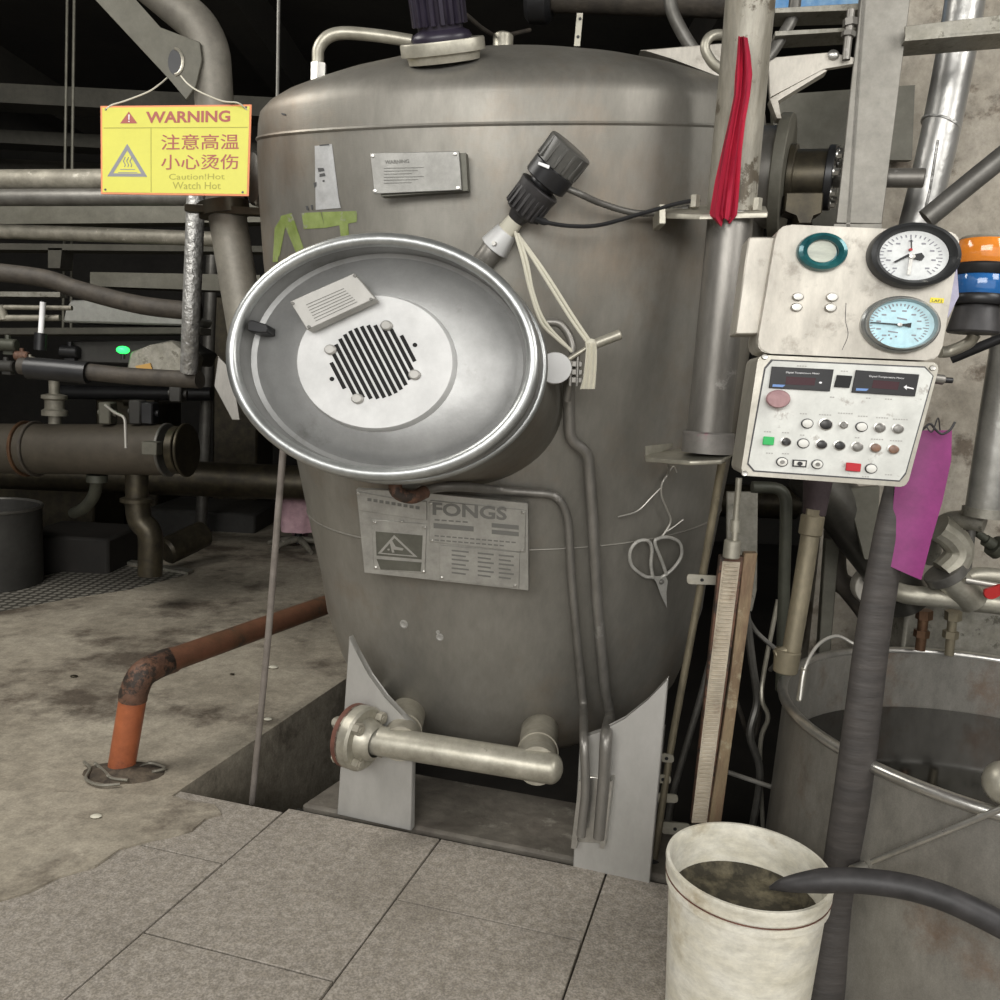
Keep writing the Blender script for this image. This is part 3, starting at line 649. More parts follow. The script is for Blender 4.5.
for j in range(len(g) - 1):
    for i in range(12): mb.face([g[j][i], g[j][i + 1], g[j + 1][i + 1], g[j + 1][i]])
bmesh.ops.remove_doubles(mb.bm, verts=mb.bm.verts[:], dist=1e-5)
bmesh.ops.solidify(mb.bm, geom=mb.bm.faces[:], thickness=.004)
single('red_cloth', 'crumpled red cloth strip hanging on the thick grey pole', 'cloth', mb, M_REDCLOTH)

# ------------------------------------------------------------------ sensor plug on top of manhole
ps = at(494, 248, 2.46); pe = at(563, 158, 2.36); sd = (pe - ps).normalized(); SL = (pe - ps).length
se, sf = perp(sd)
sens = thing('sensor_plug', 'black plastic cable plug on a steel socket, leaning above the round lid', 'plug', ps)
def seg_(name, t0, t1, rp0, rp1, mt, par, seg=28, lab=None, ribs=0):
    a = ps + sd * SL * t0; b = ps + sd * SL * t1; r0 = px(rp0, a); r1 = px(rp1, b); L_ = (b - a).length; mb = MB()
    mb.lathe(a, se, sf, sd, [(0, 0), (r0 * .94, 0), (r0, .003), (r1, L_ - .003), (r1 * .94, L_), (0, L_)], seg)
    for k in range(ribs):
        q = 2 * PI * k / ribs; d_ = se * math.cos(q) + sf * math.sin(q); mb.box(a + sd * L_ * .5 + d_ * (r0 + r1) * .5, d_ * .003, sd.cross(d_) * .004, sd * L_ * .42, .001)
    return mesh_obj(name, mb, mt, par, lab)
seg_('socket_base', -.24, .02, 11, 12, M_POLE, sens)
seg_('socket', 0, .20, 15.5, 11.5, M_LIDC, sens, lab='bright steel socket')
seg_('packing', .18, .34, 10, 8.5, M_TWINE, sens, lab='white tape packing')
seg_('plug_neck', .32, .42, 9, 12, M_BLACKR, sens)
seg_('plug_body', .40, .69, 17, 22, M_BLACKR, sens, ribs=20)
seg_('plug_waist', .69, .75, 14, 14, M_BLACK, sens)
seg_('plug_ring', .74, .90, 23, 23.5, M_BLACK, sens)
seg_('plug_cap', .89, 1.12, 22, 24.5, mat('grey_translucent_cap', '#4a4946', '#5a5955', .35, 0, 10), sens, ribs=14)
sp = PL(ps + sd * SL * .80 + V((-.02, -px(25, ps), 0)), V((-.3, -1, .2)))
mb = MB(); plate(mb, sp, [(539, 162), (550, 166), (549, 169.5), (538, 165)], .003, .004, .001); mesh_obj('white_label', mb, M_WHITE, sens, 'small white sticker')
c = ps + sd * SL * .02 + V((0, -px(15, ps), 0)); mb = MB(); mb.cyl(c, c + V((-.004, -.012, 0)), .006, None, 12); mesh_obj('socket_screw', mb, M_STEEL, sens)
mb = MB(); P = pts3([(566, 188, 2.38), (580, 194, 2.38), (600, 203, 2.42), (630, 212, 2.46), (655, 213, 2.48), (690, 208, 2.46)]); sp_ = smoothpath(P, 16)
mb.tube(sp_, [px(3.6, P[0]) * (1.0 if i % 2 else .82) for i in range(len(sp_))], 10); single('corrugated_conduit', 'grey corrugated conduit from the black plug to the pole bracket', 'conduit', mb, M_GREYPIPE, ang=80)
mb = MB(); P = pts3([(530, 216, 2.40), (545, 222, 2.38), (570, 226, 2.38), (600, 225, 2.38), (640, 214, 2.40), (680, 203, 2.40), (700, 200, 2.40)]); mb.tube(smoothpath(P), [px(3.4, P[0]) if i < 7 else px(2, P[0]) for i in range(len(smoothpath(P)))], 8); single('black_cable', 'thin black cable sagging from the plug to the pole bracket', 'cable', mb, M_BLACK)
# ties and strings
mb = MB()
for L in ([(515, 232, 2.42), (523, 260, 2.38), (530, 290, 2.38), (541, 322, 2.38), (556, 338, 2.38), (571, 350, 2.38)], [(518, 234, 2.42), (527, 262, 2.38), (533, 292, 2.38), (545, 322, 2.38), (572, 352, 2.38)], [(519, 236, 2.42), (545, 272, 2.38), (573, 316, 2.38), (592, 344, 2.38)], [(517, 234, 2.42), (540, 270, 2.38), (570, 318, 2.38), (590, 346, 2.38)]):
    P = pts3(L); mb.tube(smoothpath(P, 5), px(1.7, P[0]), 8)
single('white_twine', 'white plastic twine tied between the plug and the small valve', 'twine', mb, M_TWINE)
# small valve at right of lid
val = thing('hinge_clamp', 'small clamp with a round pale cap and short handle beside the lid', 'clamp', at(555, 370, 2.36))
vp = PL(at(555, 368, 2.34), V((.1, -1, .05)))
mb = MB(); disc(mb, vp, 555, 368, 17, 16, [(.96, -.03), (1, -.026), (1, 0), (.96, .003), (0, .003)], 32); mesh_obj('cap', mb, M_LIDC, val, 'round pale cap')
mb = MB(); a = at(566, 361, 2.36); b = at(590, 346, 2.36); c_ = at(621, 334, 2.36); mb.cyl(a, b, px(2.3, a)); mb.cyl(b, c_, px(5, a), None, 16, .003); mesh_obj('handle', mb, M_PAINTSIL, val)
mb = MB()
for y in (364, 372, 380): 
    p = at(575, y, 2.38); mb.box(p, V((px(7, p), 0, 0)), V((0, .014, 0)), ZZ * px(3.0, p), .002)
for x in (571, 578): mb.cyl(at(x, 355, 2.37), at(x - 1, 386, 2.37), px(2.2, p), None, 10)
mesh_obj('hinge_block', mb, M_POLE, val)
mb = MB(); P = pts3([(547, 322, 2.4), (560, 324, 2.4), (570, 338, 2.4), (573, 356, 2.4), (571, 376, 2.41), (567, 400, 2.44)]); mb.tube(smoothpath(P), px(4.2, P[0]), 12); mesh_obj('bleed_tube', mb, M_POLE, val)
mb = MB(); g = []
for y, x0, x1 in ((343, 586, 596), (350, 586, 597), (362, 585, 597), (378, 583, 596), (389, 580, 595)):
    g.append([at(x0 + (x1 - x0) * i / 6, y, 2.34 + .006 * (i % 2)) for i in range(7)])
for j in range(4):
    for i in range(6): mb.face([g[j][i], g[j][i + 1], g[j + 1][i + 1], g[j + 1][i]])
bmesh.ops.remove_doubles(mb.bm, verts=mb.bm.verts[:], dist=1e-5); bmesh.ops.solidify(mb.bm, geom=mb.bm.faces[:], thickness=.004)
mb.sphere(at(591, 344, 2.35), px(6, at(591, 344, 2.35)), (1, .8, .9))
single('knotted_rag', 'knotted pale strip of rag tied on the clamp handle', 'rag', mb, M_TWINE)

# ------------------------------------------------------------------ scissors and string
sc = thing('scissors', 'steel scissors with wire loop handles hanging on the tank', 'scissors', thit(654, 600, .03))
def sp2(L, off=.03, k=5): return smoothpath([thit(x, y, off) for x, y in L], k)
for L in ([(648, 573), (640, 572), (628, 562), (626, 548), (633, 538), (643, 537), (647, 545), (646, 560), (648, 574)], [(655, 574), (666, 566), (675, 553), (674, 540), (664, 534), (653, 535), (650, 540), (656, 556), (661, 571)]):
    mb = MB(); P = sp2(L); mb.tube(P, px(1.7, P[0]), 8); mesh_obj('loop_handle', mb, M_SCIS, sc)
mb = MB()
A = [thit(x, y, .03) for x, y in ((647, 572), (660, 572), (662, 577), (659, 600), (661, 604), (655, 590), (651, 578))]; mb.prism(A, V((0, -.004, 0))); mesh_obj('blade', mb, M_SCIS, sc)
mb = MB(); p = thit(655, 577, .036); mb.bolt(p, V((0, -1, 0)), .006); mesh_obj('pivot', mb, M_GREYPIPE, sc)
mb = MB()
P = [at(667, 458, 2.44)] + [thit(x, y, .025) for x, y in ((664, 470), (658, 480), (657, 492), (662, 506), (666, 518), (660, 530), (654, 537))]
mb.tube(smoothpath(P), px(1.1, P[0]), 6)
mb.tube(sp2([(658, 484), (648, 494), (634, 508), (615, 514)], .025), px(.9, P[0]), 6)
mb.tube(sp2([(660, 530), (669, 524), (678, 517)], .025), px(.8, P[0]), 6)
mb.tube(sp2([(664, 470), (669, 464), (672, 470)], .025), px(.8, P[0]), 6)
single('twisted_string', 'thin twisted string hanging from the pole bracket above the scissors', 'string', mb, M_WIRE)
# ================================================================== RIGHT SIDE: CONTROL PANEL
PP = PL(at(850, 350, 1.80), V((-.12, -1, .02)))
panel = thing('control_panel', 'tilted pale sheet-metal control panel with dials, displays and rows of buttons', 'control panel', PP.h(825, 487) + V((0, .05, 0)))
up = rnd_poly([(778, 224), (962, 232), (940, 361), (756, 353)], 14)
mb = MB(); plate(mb, PP, up, .13, 0, .003, 2); upo = mesh_obj('upper_plate', mb, M_PANEL, panel, 'stained pale upper plate')
mb = MB(); plate(mb, PP, rnd_poly([(758, 355), (939, 363), (906, 487), (740, 475)], 7), .15, .006, .004, 2); fro = mesh_obj('lower_box', mb, M_PANFR, panel, 'lower box with an aluminium frame')
facep = [(772, 361), (923, 368), (931, 376), (904, 472), (898, 481 - 1), (754, 470), (748, 463), (765, 369)]
mb = MB()
fi = [(770.5, 359.5), (924, 366.5), (932.5, 376), (905, 474), (898.5, 481.5), (753, 471.5), (746.5, 464), (763.5, 368)]
plate(mb, PP, fi, .001, .0068); mesh_obj('frame_line', mb, M_INK, fro)
mb = MB(); plate(mb, PP, facep, .002, .0085); face = mesh_obj('button_face', mb, M_PANFACE, panel, 'white printed button face')
mb = MB()
for x, y in ((764, 357), (744, 473), (931, 368)): disc(mb, PP, x, y, 3.4, 2.8, [(1, .005), (1, .009), (.8, .011), (0, .010)], 14)
mesh_obj('frame_screw', mb, M_STEEL, fro)
mb = MB(); plate(mb, PP, [(751, 234), (778, 234), (764, 333), (737, 333)], .09, -.03, .003); mesh_obj('side_box', mb, M_PANEL, panel)
PF = PL(PP.o + PP.n * .0085, PP.n)
# gauges
def ring_part(name, plx, cx, cy, rx, ry, prof, mt, par, lab=None, seg=48):
    mb = MB(); disc(mb, plx, cx, cy, rx, ry, prof, seg); return mesh_obj(name, mb, mt, par, lab)
g1 = ring_part('pressure_gauge', PP, 911, 257, 46, 32.5, [(1, 0), (1, .022), (.97, .030), (.88, .034), (.80, .028), (.76, .016), (0, .016)], mat('chipped_black_bezel', '#232425', '#2f3030', .4, 0, 12, c3='#8d8b86', s3=18, t3=.64), panel, 'upper gauge with a chipped black bezel', 56)
ring_part('dial', PP, 911, 257, 34.5, 24.5, [(1, .016), (1, .0175), (0, .0175)], M_DIALW, g1)
P1 = PL(PP.o + PP.n * .0178, PP.n)
mb = MB()
def ticks(mb, plx, cx, cy, rx, ry, n, a0, a1, r0=.82, r1=.93, w_=.02):
    for k in range(n):
        a = math.radians(a0 + (a1 - a0) * k / (n - 1)); c, s_ = math.cos(a), math.sin(a); r0_ = r0 - (.08 if k % 5 == 0 else 0)
        plate(mb, plx, [(cx + rx * (r0_ * c - w_ * s_), cy - ry * (r0_ * s_ + w_ * c)), (cx + rx * (r1 * c - w_ * s_), cy - ry * (r1 * s_ + w_ * c)), (cx + rx * (r1 * c + w_ * s_), cy - ry * (r1 * s_ - w_ * c)), (cx + rx * (r0_ * c + w_ * s_), cy - ry * (r0_ * s_ - w_ * c))], .0004, .0004)
ticks(mb, P1, 911, 257, 34, 24, 31, -50, 230)
for k in range(9):
    a = math.radians(-45 + 270 * k / 8); x = 911 + 23 * math.cos(a); y = 257 - 16 * math.sin(a); plate(mb, P1, [(x - 2.2, y - .9), (x + 2.2, y - .7), (x + 2.1, y + .9), (x - 2.3, y + .7)], .0004, .0004)
mesh_obj('dial_marks', mb, M_SIGNG, g1)
mb = MB(); plate(mb, P1, [(909.5, 256), (895, 263), (893, 262), (908, 254)], .001, .004); plate(mb, P1, [(912, 255), (921, 253), (924, 257), (921, 261), (913, 259)], .001, .004); plate(mb, P1, [(910, 240), (911.3, 240), (911.5, 250), (910.3, 250)], .001, .004); mesh_obj('needle', mb, M_BLACK, g1)
mb = MB(); plate(mb, P1, [(909, 256), (912.5, 256), (909.5, 275), (906, 275)], .001, .006); disc(mb, P1, 911, 257, 3, 2.4, [(1, .003), (1, .009), (0, .01)], 12); mesh_obj('link_arm', mb, M_STEEL, g1)
mb = MB(); disc(mb, P1, 910, 250, 1.8, 1.4, [(1, 0), (1, .006), (0, .006)], 10); mesh_obj('zero_mark', mb, M_REDV, g1)
g2 = ring_part('temperature_gauge', PP, 899, 325, 40, 28.5, [(1, 0), (1, .010), (.95, .014), (.90, .012), (.89, .024), (.86, .028), (.83, .022), (.82, .014), (0, .014)], M_RIM, panel, 'lower gauge with a steel bezel and pale blue dial', 56)
ring_part('dial', PP, 899, 325, 32.7, 23.3, [(1, .014), (1, .0155), (0, .0155)], M_DIALB, g2)
P2 = PL(PP.o + PP.n * .0158, PP.n)
mb = MB(); ticks(mb, P2, 899, 325, 32.5, 23, 36, -50, 230)
for k in range(10):
    a = math.radians(-45 + 270 * k / 9); x = 899 + 21 * math.cos(a); y = 325 - 14.5 * math.sin(a); plate(mb, P2, [(x - 2.3, y - .8), (x + 2.3, y - .6), (x + 2.2, y + .8), (x - 2.4, y + .6)], .0004, .0004)
plate(mb, P2, [(897, 317), (907, 319), (907, 320.5), (897, 318.5)], .0004, .0004); plate(mb, P2, [(888, 330.6), (898, 332), (898, 333.2), (888, 331.8)], .0004, .0004)
for x, y in ((889, 335), (896, 336.5), (891, 338.5)): plate(mb, P2, [(x - 1, y - .8), (x + 1, y - .8), (x + 1, y + .8), (x - 1, y + .8)], .0004, .0004)
mesh_obj('dial_marks', mb, M_SIGNG, g2)
mb = MB(); plate(mb, P2, [(870, 322), (899, 324), (899, 325.6), (870, 323)], .001, .004); plate(mb, P2, [(899, 324), (904, 324), (911, 322.8), (910, 328), (904, 326), (899, 326)], .001, .004); mesh_obj('needle', mb, M_BLACK, g2)
mb = MB(); disc(mb, P2, 899, 325, 2.4, 1.9, [(1, .003), (1, .007), (0, .008)], 12); mesh_obj('needle_hub', mb, M_STEEL, g2)
te = ring_part('sight_ring', PP, 821, 252.5, 25.5, 19, [(1, 0), (1, .012), (.95, .019), (.8, .022), (.62, .016), (.6, .006), (0, .006)], M_TEAL, panel, 'teal enamelled ring')
ring_part('sight_glass', PP, 821, 252, 14.5, 11, [(1, .006), (1, .0085), (0, .0085)], mat('yellowed_sight_glass', '#c2c5b5', '#a8aca0', .3, 0, 8, (1, 1, 6)), te)
for x, y, a, b in ((797.5, 297, 6, 4), (796, 307.5, 6, 4.2), (831.5, 297.5, 6.3, 4.4), (830, 308, 6.2, 4.3)):
    ring_part('round_screw', PP, x, y, a, b, [(1, 0), (1, .006), (.8, .009), (0, .0095)], M_STEEL, panel, None, 20)
mb = MB(); plate(mb, PP, [(930.5, 297.5), (944, 298.5), (943.3, 303.3), (929.5, 302.5)], .0008, .0012); st = mesh_obj('yellow_sticker', mb, M_YSTK, panel, 'tiny yellow sticker')
mb = MB(); text(mb, 'LAF2', PP, (931.5, 301.8), (942, 302.5), (931.9, 299.2), .0014, .0004); mesh_obj('sticker_print', mb, M_INK, st)
mb = MB(); P = [(846, 303), (845.5, 320), (848, 335), (842, 350)]; P = [PP.h(x, y) + PP.n * .0006 for x, y in P]; mb.tube(smoothpath(P), .0006, 5); mesh_obj('scratch', mb, M_INK, upo)
# displays
for i, (pts, t0, t1, led) in enumerate((([(771.5, 366.5), (833.5, 369.5), (829.5, 391.5), (768.5, 388)], (785.5, 373.6), (819, 375), [(786, 376.5), (815.5, 378), (814, 385.5), (785, 384.5)]), ([(855.5, 370), (919, 374.5), (914.5, 396.5), (851, 392.5)], (868.5, 377.4), (903.5, 379.6), [(873, 380), (899, 382), (897, 390), (871, 388)]))):
    mb = MB(); plate(mb, PF, pts, .003, .0035, .0008); d_ = mesh_obj('display', mb, M_BLACK, panel, ['left digital display', 'right digital display'][i])
    mb = MB(); plate(mb, PF, led, .001, .0040); mesh_obj('display_window', mb, M_LED, d_, 'dim dark-red read-out window')
    mb = MB(); text(mb, 'Digital Temperature Meter' if i == 0 else 'Digital Temperature Meter', PF, t0, t1, (t0[0] + .3, t0[1] - 2.1), .0037, .0003); 
    if i == 0: disc(mb, PF, 820, 382.7, 1.6, 1, [(1, .0036), (1, .0042), (0, .0042)], 10)
    else: plate(mb, PF, [(903, 387), (906, 385), (906, 386.5), (913, 388.2), (913, 389.4), (906, 388), (906, 390)], .0004, .0042)
    mesh_obj('display_print', mb, M_WHITE, d_)
    x0, y0 = ((772, 384.3), (855.3, 388.2))[i]
    mb = MB(); plate(mb, PF, [(x0 + .4, y0), (x0 + 13, y0 + .6), (x0 + 10.5, y0 + 2.8), (x0, y0 + 2.4)], .0004, .0042); mesh_obj('badge', mb, M_BLUEINK, d_, 'small blue and white badge')
mb = MB(); plate(mb, PF, [(836.5, 375), (852, 376), (849, 388), (833.5, 387)], .003, .004, .0008); mesh_obj('counter_window', mb, M_DISP, panel, 'small black window')
ring_part('stop_button', PF, 776.5, 399, 12, 9, [(.8, 0), (.85, .012), (1, .014), (1, .020), (.9, .023), (0, .024)], M_PINKB, panel, 'large faded pink knob')
def button(x, y, r, mt, lab, h=.006):
    o = ring_part('button', PF, x, y, r, r * .80, [(1, 0), (1, .003), (.84, .0035)], M_BLACK if mt is M_BTNW else M_STEEL, panel, lab, 22)
    ring_part('button_cap', PF, x, y, r * .83, r * .80 * .83, [(1, .002), (1, h), (.85, h + .001), (0, h + .001)], mt, o, None, 20)
for x, y, r, mt, lab in ((807, 423.5, 6.2, M_BTNW, 'white-capped button, upper row'), (825.5, 424.3, 7.4, M_BTND, 'large dark knob'), (843.3, 425, 4.6, M_BTN, 'small grey selector'), (861.2, 426.8, 6.2, M_BTNW, 'white button, upper row'), (879.4, 427.6, 6.2, M_BTN, 'grey button, upper row'), (897.6, 428.7, 6.2, M_BTN, 'grey button at the end of the upper row'),
                         (785.8, 441.6, 5.6, M_BTND, 'black button'), (803, 443.3, 6.2, M_BTNW, 'white button, middle row'), (821.2, 444.3, 6.2, M_BTND, 'dark grey button'), (839.2, 445.4, 6.2, M_BTND, 'dark grey button'), (857, 446.5, 6.2, M_BTN, 'pale grey button'), (875, 447.6, 6.2, M_BTNB, 'pinkish brown button'), (893, 449.2, 6.2, M_BTNB, 'brown button'),
                         (781.8, 461.8, 6.0, M_BTNW, 'white button, lower row'), (817, 464.2, 6.0, M_BTNW, 'white button, lower row'), (870.7, 468.5, 6.2, M_BTNW, 'white button beside the red one')):
    button(x, y, r, mt, lab)
for pts, mt, lab in (([(763, 436.2), (774, 437), (773, 445.2), (762, 444.4)], M_GREEN, 'square green button'), ([(845.5, 462.2), (860.5, 463.6), (859.5, 471.8), (844.8, 470.4)], M_REDB, 'square red button')):
    mb = MB(); plate(mb, PF, pts, .004, .007, .001); mesh_obj('square_button', mb, mt, panel, lab)
mb = MB(); plate(mb, PF, [(792.5, 459.4), (806.7, 460.2), (806, 467.2), (792, 466.4)], .003, .003); so = mesh_obj('key_switch', mb, M_BLACK, panel, 'square framed key switch')
mb = MB(); plate(mb, PF, [(794, 460.6), (805.3, 461.3), (804.7, 466), (793.5, 465.3)], .001, .004); mesh_obj('switch_face', mb, M_BTNW, so)
mb = MB(); disc(mb, PF, 799.3, 463.4, 2.6, 2, [(1, .003), (1, .008), (0, .008)], 14); mesh_obj('switch_core', mb, M_BLACK, so)
for x, y in ((781.8, 461.8), (817, 464.2)): ring_part('button_eye', PF, x, y, 2.4, 1.9, [(1, .006), (1, .0085), (0, .0085)], M_BTN, panel, None, 14)
mb = MB()   # illegible captions over the controls
for x, y, wd in ((800, 413, 10), (819, 414, 14), (838, 412.5, 17), (858, 415.5, 12), (876, 417, 14), (893, 418.5, 16), (782, 432, 8), (855, 437, 7), (871, 438.5, 14), (890, 440, 15), (764, 431, 8), (766, 452.5, 8), (782, 453, 10), (797, 365.3, 12), (841, 370.5, 9), (868, 371.5, 20), (800, 434.5, 7), (862, 476, 9), (885, 474, 10), (830, 396.5, 7), (866, 397.5, 7), (885, 398.5, 8)):
    n = int(wd / 2.6)
    for k in range(n):
        x0 = x + k * 2.6; y0 = y + k * .12; plate(mb, PF, [(x0, y0), (x0 + 1.7, y0 + .08), (x0 + 1.6, y0 + 1.2), (x0 - .1, y0 + 1.1)], .0003, .0005)
mesh_obj('caption_print', mb, mat('faint_print', '#a5a39e', rough=.6), face)
# ------------------------------------------------------------------ signal beacon
bc = at(984, 262, 1.93)
bd = (at(970, 335, 1.93) - at(984, 240, 1.93)).normalized()
beac = thing('signal_beacon', 'stacked orange and blue signal lamp with a black base beside the dials', 'beacon', at(970, 335, 1.93))
e_, f_ = perp(bd); t0 = at(987, 238, 1.93)
def bseg(name, y0, y1, r0, r1, mt, lab, par=beac):
    a = t0 + bd * px(y0, t0); b = t0 + bd * px(y1, t0); mb = MB(); ra, rb = px(r0, t0), px(r1, t0); L_ = (b - a).length
    mb.lathe(a, e_, f_, bd, [(0, 0), (ra * .95, 0), (ra, .004), (rb, L_ - .004), (rb * .95, L_), (0, L_)], 32); return mesh_obj(name, mb, mt, par, lab)
bseg('top_cap', 0, 4, 24, 25, M_PAINTSIL, None); bseg('orange_lens', 3, 27, 26, 26, M_ORLENS, 'orange lens'); bseg('collar', 26, 37, 27, 26, M_BLACK, None)
bseg('blue_lens', 36, 57, 24, 24, M_BLUELENS, 'blue lens'); bseg('lower_collar', 56, 66, 26, 26, M_BLACK, None); bseg('base', 65, 94, 20, 25, M_BLACKR, 'black base')
single_pipe = None
def pipe(name, label, cat, pts, rpx, mt, smooth=False, group=None, R_=.08, seg=14, par=None, fl=1.0, rr=None):
    P = pts3(pts); r = px(rpx, P[0]); mb = MB(); P2_ = smoothpath(P) if smooth else bend(P, R_)
    if rr: n = len(P2_); r = [px(rr[0] + (rr[1] - rr[0]) * i / (n - 1), P2_[i]) for i in range(n)]
    mb.tube(P2_, r, seg, fl=fl)
    return single(name, label, cat, mb, mt, group) if par is None else mesh_obj(name, mb, mt, par, label or None)
pipe('beacon_stalk', 'short curved steel stalk under the signal beacon', 'bracket', [(975, 334, 1.97), (968, 343, 1.98), (950, 351, 2.0), (940, 352, 2.0)], 6, M_PAINTSIL, True)
pipe('black_rod', 'black bar running up to the right beneath the beacon', 'bar', [(951, 359, 2.2), (1040, 322, 2.1)], 5, M_BLACK)
pipe('grey_conduit', 'grey conduit pipe slanting down from the right wall to the panel top', 'conduit', [(1060, 112, 2.35), (992, 165, 2.4), (926, 219, 2.45)], 11, M_GREYPIPE)
# magenta sheet
mb = MB(); MP = PL(at(915, 500, 1.95), V((-.15, -1, 0))); g = []
for y, x0, x1 in ((430, 900, 950), (460, 897, 949), (500, 893, 940), (540, 890, 928), (578, 886, 918)):
    g.append([MP.h(x0 + (x1 - x0) * i / 5, y if y < 570 else y - 14 * (1 - i / 5)) + MP.n * (.012 * math.sin(i / 5 * 2.4) + (.01 * (y - 430) / 150)) for i in range(6)])
for j in range(4):
    for i in range(5): mb.face([g[j][i], g[j][i + 1], g[j + 1][i + 1], g[j + 1][i]])
bmesh.ops.remove_doubles(mb.bm, verts=mb.bm.verts[:], dist=1e-5); bmesh.ops.solidify(mb.bm, geom=mb.bm.faces[:], thickness=.003)
single('magenta_folder', 'magenta plastic folder hanging below the right end of the panel', 'folder', mb, M_MAG)
# wrapped pipe post carrying the panel
mb = MB(); P = pts3([(905, 470, 1.985), (893, 520, 1.97), (875, 620, 1.965), (862, 720, 1.955), (852, 800, 1.96), (838, 900, 1.975), (823, 1003, 1.945)]); P[-1].z = .0
sp_ = smoothpath(P); n = len(sp_); mb.tube(sp_, [px(15 + 6 * (i / n), sp_[i]) for i in range(n)], 18, fl=.7, ex=(1, 0, 0))
single('wrapped_post', 'dark tape-wrapped post between the white bucket and the open vat', 'post', mb, mat('dark_tape_wrap', '#3b3836', '#46423f', .6, 0, 6, (1, 1, 5), bump=.35, bscale=6, bst=(1, 1, 8), c3='#59554f', s3=9, t3=.64))
# ------------------------------------------------------------------ open vat
ZR = .63; VC = V((1.497, 2.256, 0)); VR = .652
vat = thing('open_vat', 'large round open-topped steel vat with a rolled rim at the right', 'vat', (VC.x, VC.y, 0))
mb = MB(); mb.lathe(VC, V((1, 0, 0)), V((0, 1, 0)), ZZ, [(VR + .012, 0), (VR - .006, ZR), (VR - .014, ZR), (VR - .006, .12), (0, .10)], 96); mesh_obj('vat_wall', mb, M_VAT, vat, ang=50)
mb = MB(); mb.tube([VC + V((VR * math.cos(2 * PI * k / 96), VR * math.sin(2 * PI * k / 96), ZR)) for k in range(96)], .015, 10, closed=True); mesh_obj('rolled_rim', mb, M_STEEL, vat)
mb = MB(); mb.lathe(VC, V((1, 0, 0)), V((0, 1, 0)), ZZ, [(0, .425), (VR - .016, .425), (VR - .016, .43), (0, .43)], 64); single('dark_liquid', 'dark still liquid inside the large open vat', 'liquid', mb, mat('dark_liquid', '#1a1917', rough=.08))
def vhit(x, y, off=0.0):
    d = ray(x, y); r = VR + .012; a = d.x ** 2 + d.y ** 2; b = 2 * (d.x * -VC.x + d.y * -VC.y); c = VC.x ** 2 + VC.y ** 2 - (r + off) ** 2; t = (-b - math.sqrt(max(b * b - 4 * a * c, 0))) / (2 * a); return CC + d * t
mb = MB(); mb.tube([vhit(872, 862, .02), vhit(930, 838, .02), vhit(1003, 808, .02)], .007, 10); mesh_obj('brace_rod', mb, M_STEEL, vat)
p = vhit(861, 868); n_ = (p - VC); n_.z = 0; n_.normalize(); mb = MB(); x_, y_ = perp(n_); mb.lathe(p - n_ * .01, x_, y_, n_, [(.014, 0), (.014, .04), (.009, .04), (.009, .01)], 16); mesh_obj('drain_stub', mb, M_STEEL, vat)
mb = MB(); a = vhit(835, 830, .006); 
mb = MB(); L = []
for t in (0, .25, .5, .75, 1.0): 
    a_ = math.radians(232 + 50 * t); L.append(VC + V(((VR + .02) * math.cos(a_), (VR + .02) * math.sin(a_), .42 - .0 * t)))
mb.tube(L, .008, 8); mesh_obj('hoop_weld', mb, M_VAT, vat)
# ------------------------------------------------------------------ bucket with hose
bk = thing('plastic_bucket', 'dirty cream-white plastic bucket standing on the paving beside the wrapped post', 'bucket', (.628, 1.865, 0))
BO = V((.628, 1.865, 0)); bx = V((1, 0, 0)); by = V((0, 1, 0))
mb = MB(); mb.lathe(BO, bx, by, ZZ, [(0, .002), (.155, .002), (.162, .01), (.179, .34), (.179, .345), (.187, .347), (.187, .362), (.183, .364), (.183, .372), (.189, .374), (.189, .395), (.191, .40), (.189, .407), (.182, .407), (.177, .395), (.158, .03), (0, .03)], 64)
mesh_obj('bucket_body', mb, M_BUCKET, bk)
mb = MB(); mb.lathe(BO, bx, by, ZZ, [(.1715, .31), (.155, .285), (0, .27)], 48)
rs = random.Random(4)
mesh_obj('residue', mb, M_BUCKIN, bk, 'brown crusted residue inside')
mb = MB(); mb.tube([BO + V((.1875 * math.cos(2 * PI * k / 64), .1875 * math.sin(2 * PI * k / 64), .368)) for k in range(64)], .0016, 6, closed=True); mesh_obj('rim_groove', mb, M_GASKET, bk)
P = pts3([(770, 888, 1.72), (790, 884, 1.70), (840, 880, 1.67), (890, 884, 1.64), (930, 893, 1.61), (970, 909, 1.58), (1040, 945, 1.54)])
sp_ = smoothpath(P); mb = MB(); n = len(sp_); mb.tube(sp_, [px(min(2 + 1.0 * i, 11.3 + 2.5 * i / n), sp_[i]) for i in range(n)], 18)
single('rubber_hose', 'thick black rubber hose reaching over the bucket rim', 'hose', mb, M_BLACKR)
# ------------------------------------------------------------------ corrugated gauge and wood beside the tank
SP = PL(at(722, 690, 2.45), V((-.1, -1, 0)))
sg = thing('level_scale', 'cream ribbed level scale standing between the tank and the wooden batten', 'scale', SP.h(700, 822))
mb = MB(); plate(mb, SP, [(720, 556), (744, 557), (708, 824), (691, 824)], .03, 0, .002); mesh_obj('backing', mb, M_RUST, sg)
for k in range(64):
    pass
mb = MB(); N = 64
for k in range(N):
    t = (k + .2) / N; t2 = (k + .75) / N; a = lerp((724, 563), (692.5, 820), t); b = lerp((738, 564), (705.5, 820), t); c = lerp((738, 564), (705.5, 820), t2); d = lerp((724, 563), (692.5, 820), t2)
    plate(mb, SP, [a, b, c, d], .012, .010, .0015)
rb = mesh_obj('ribbed_strip', mb, M_CORR, sg)
mb = MB(); plate(mb, SP, [(722.5, 561), (740, 562), (706.5, 822), (691.5, 822)], .006, .004); mesh_obj('strip_base', mb, M_CORR, sg)
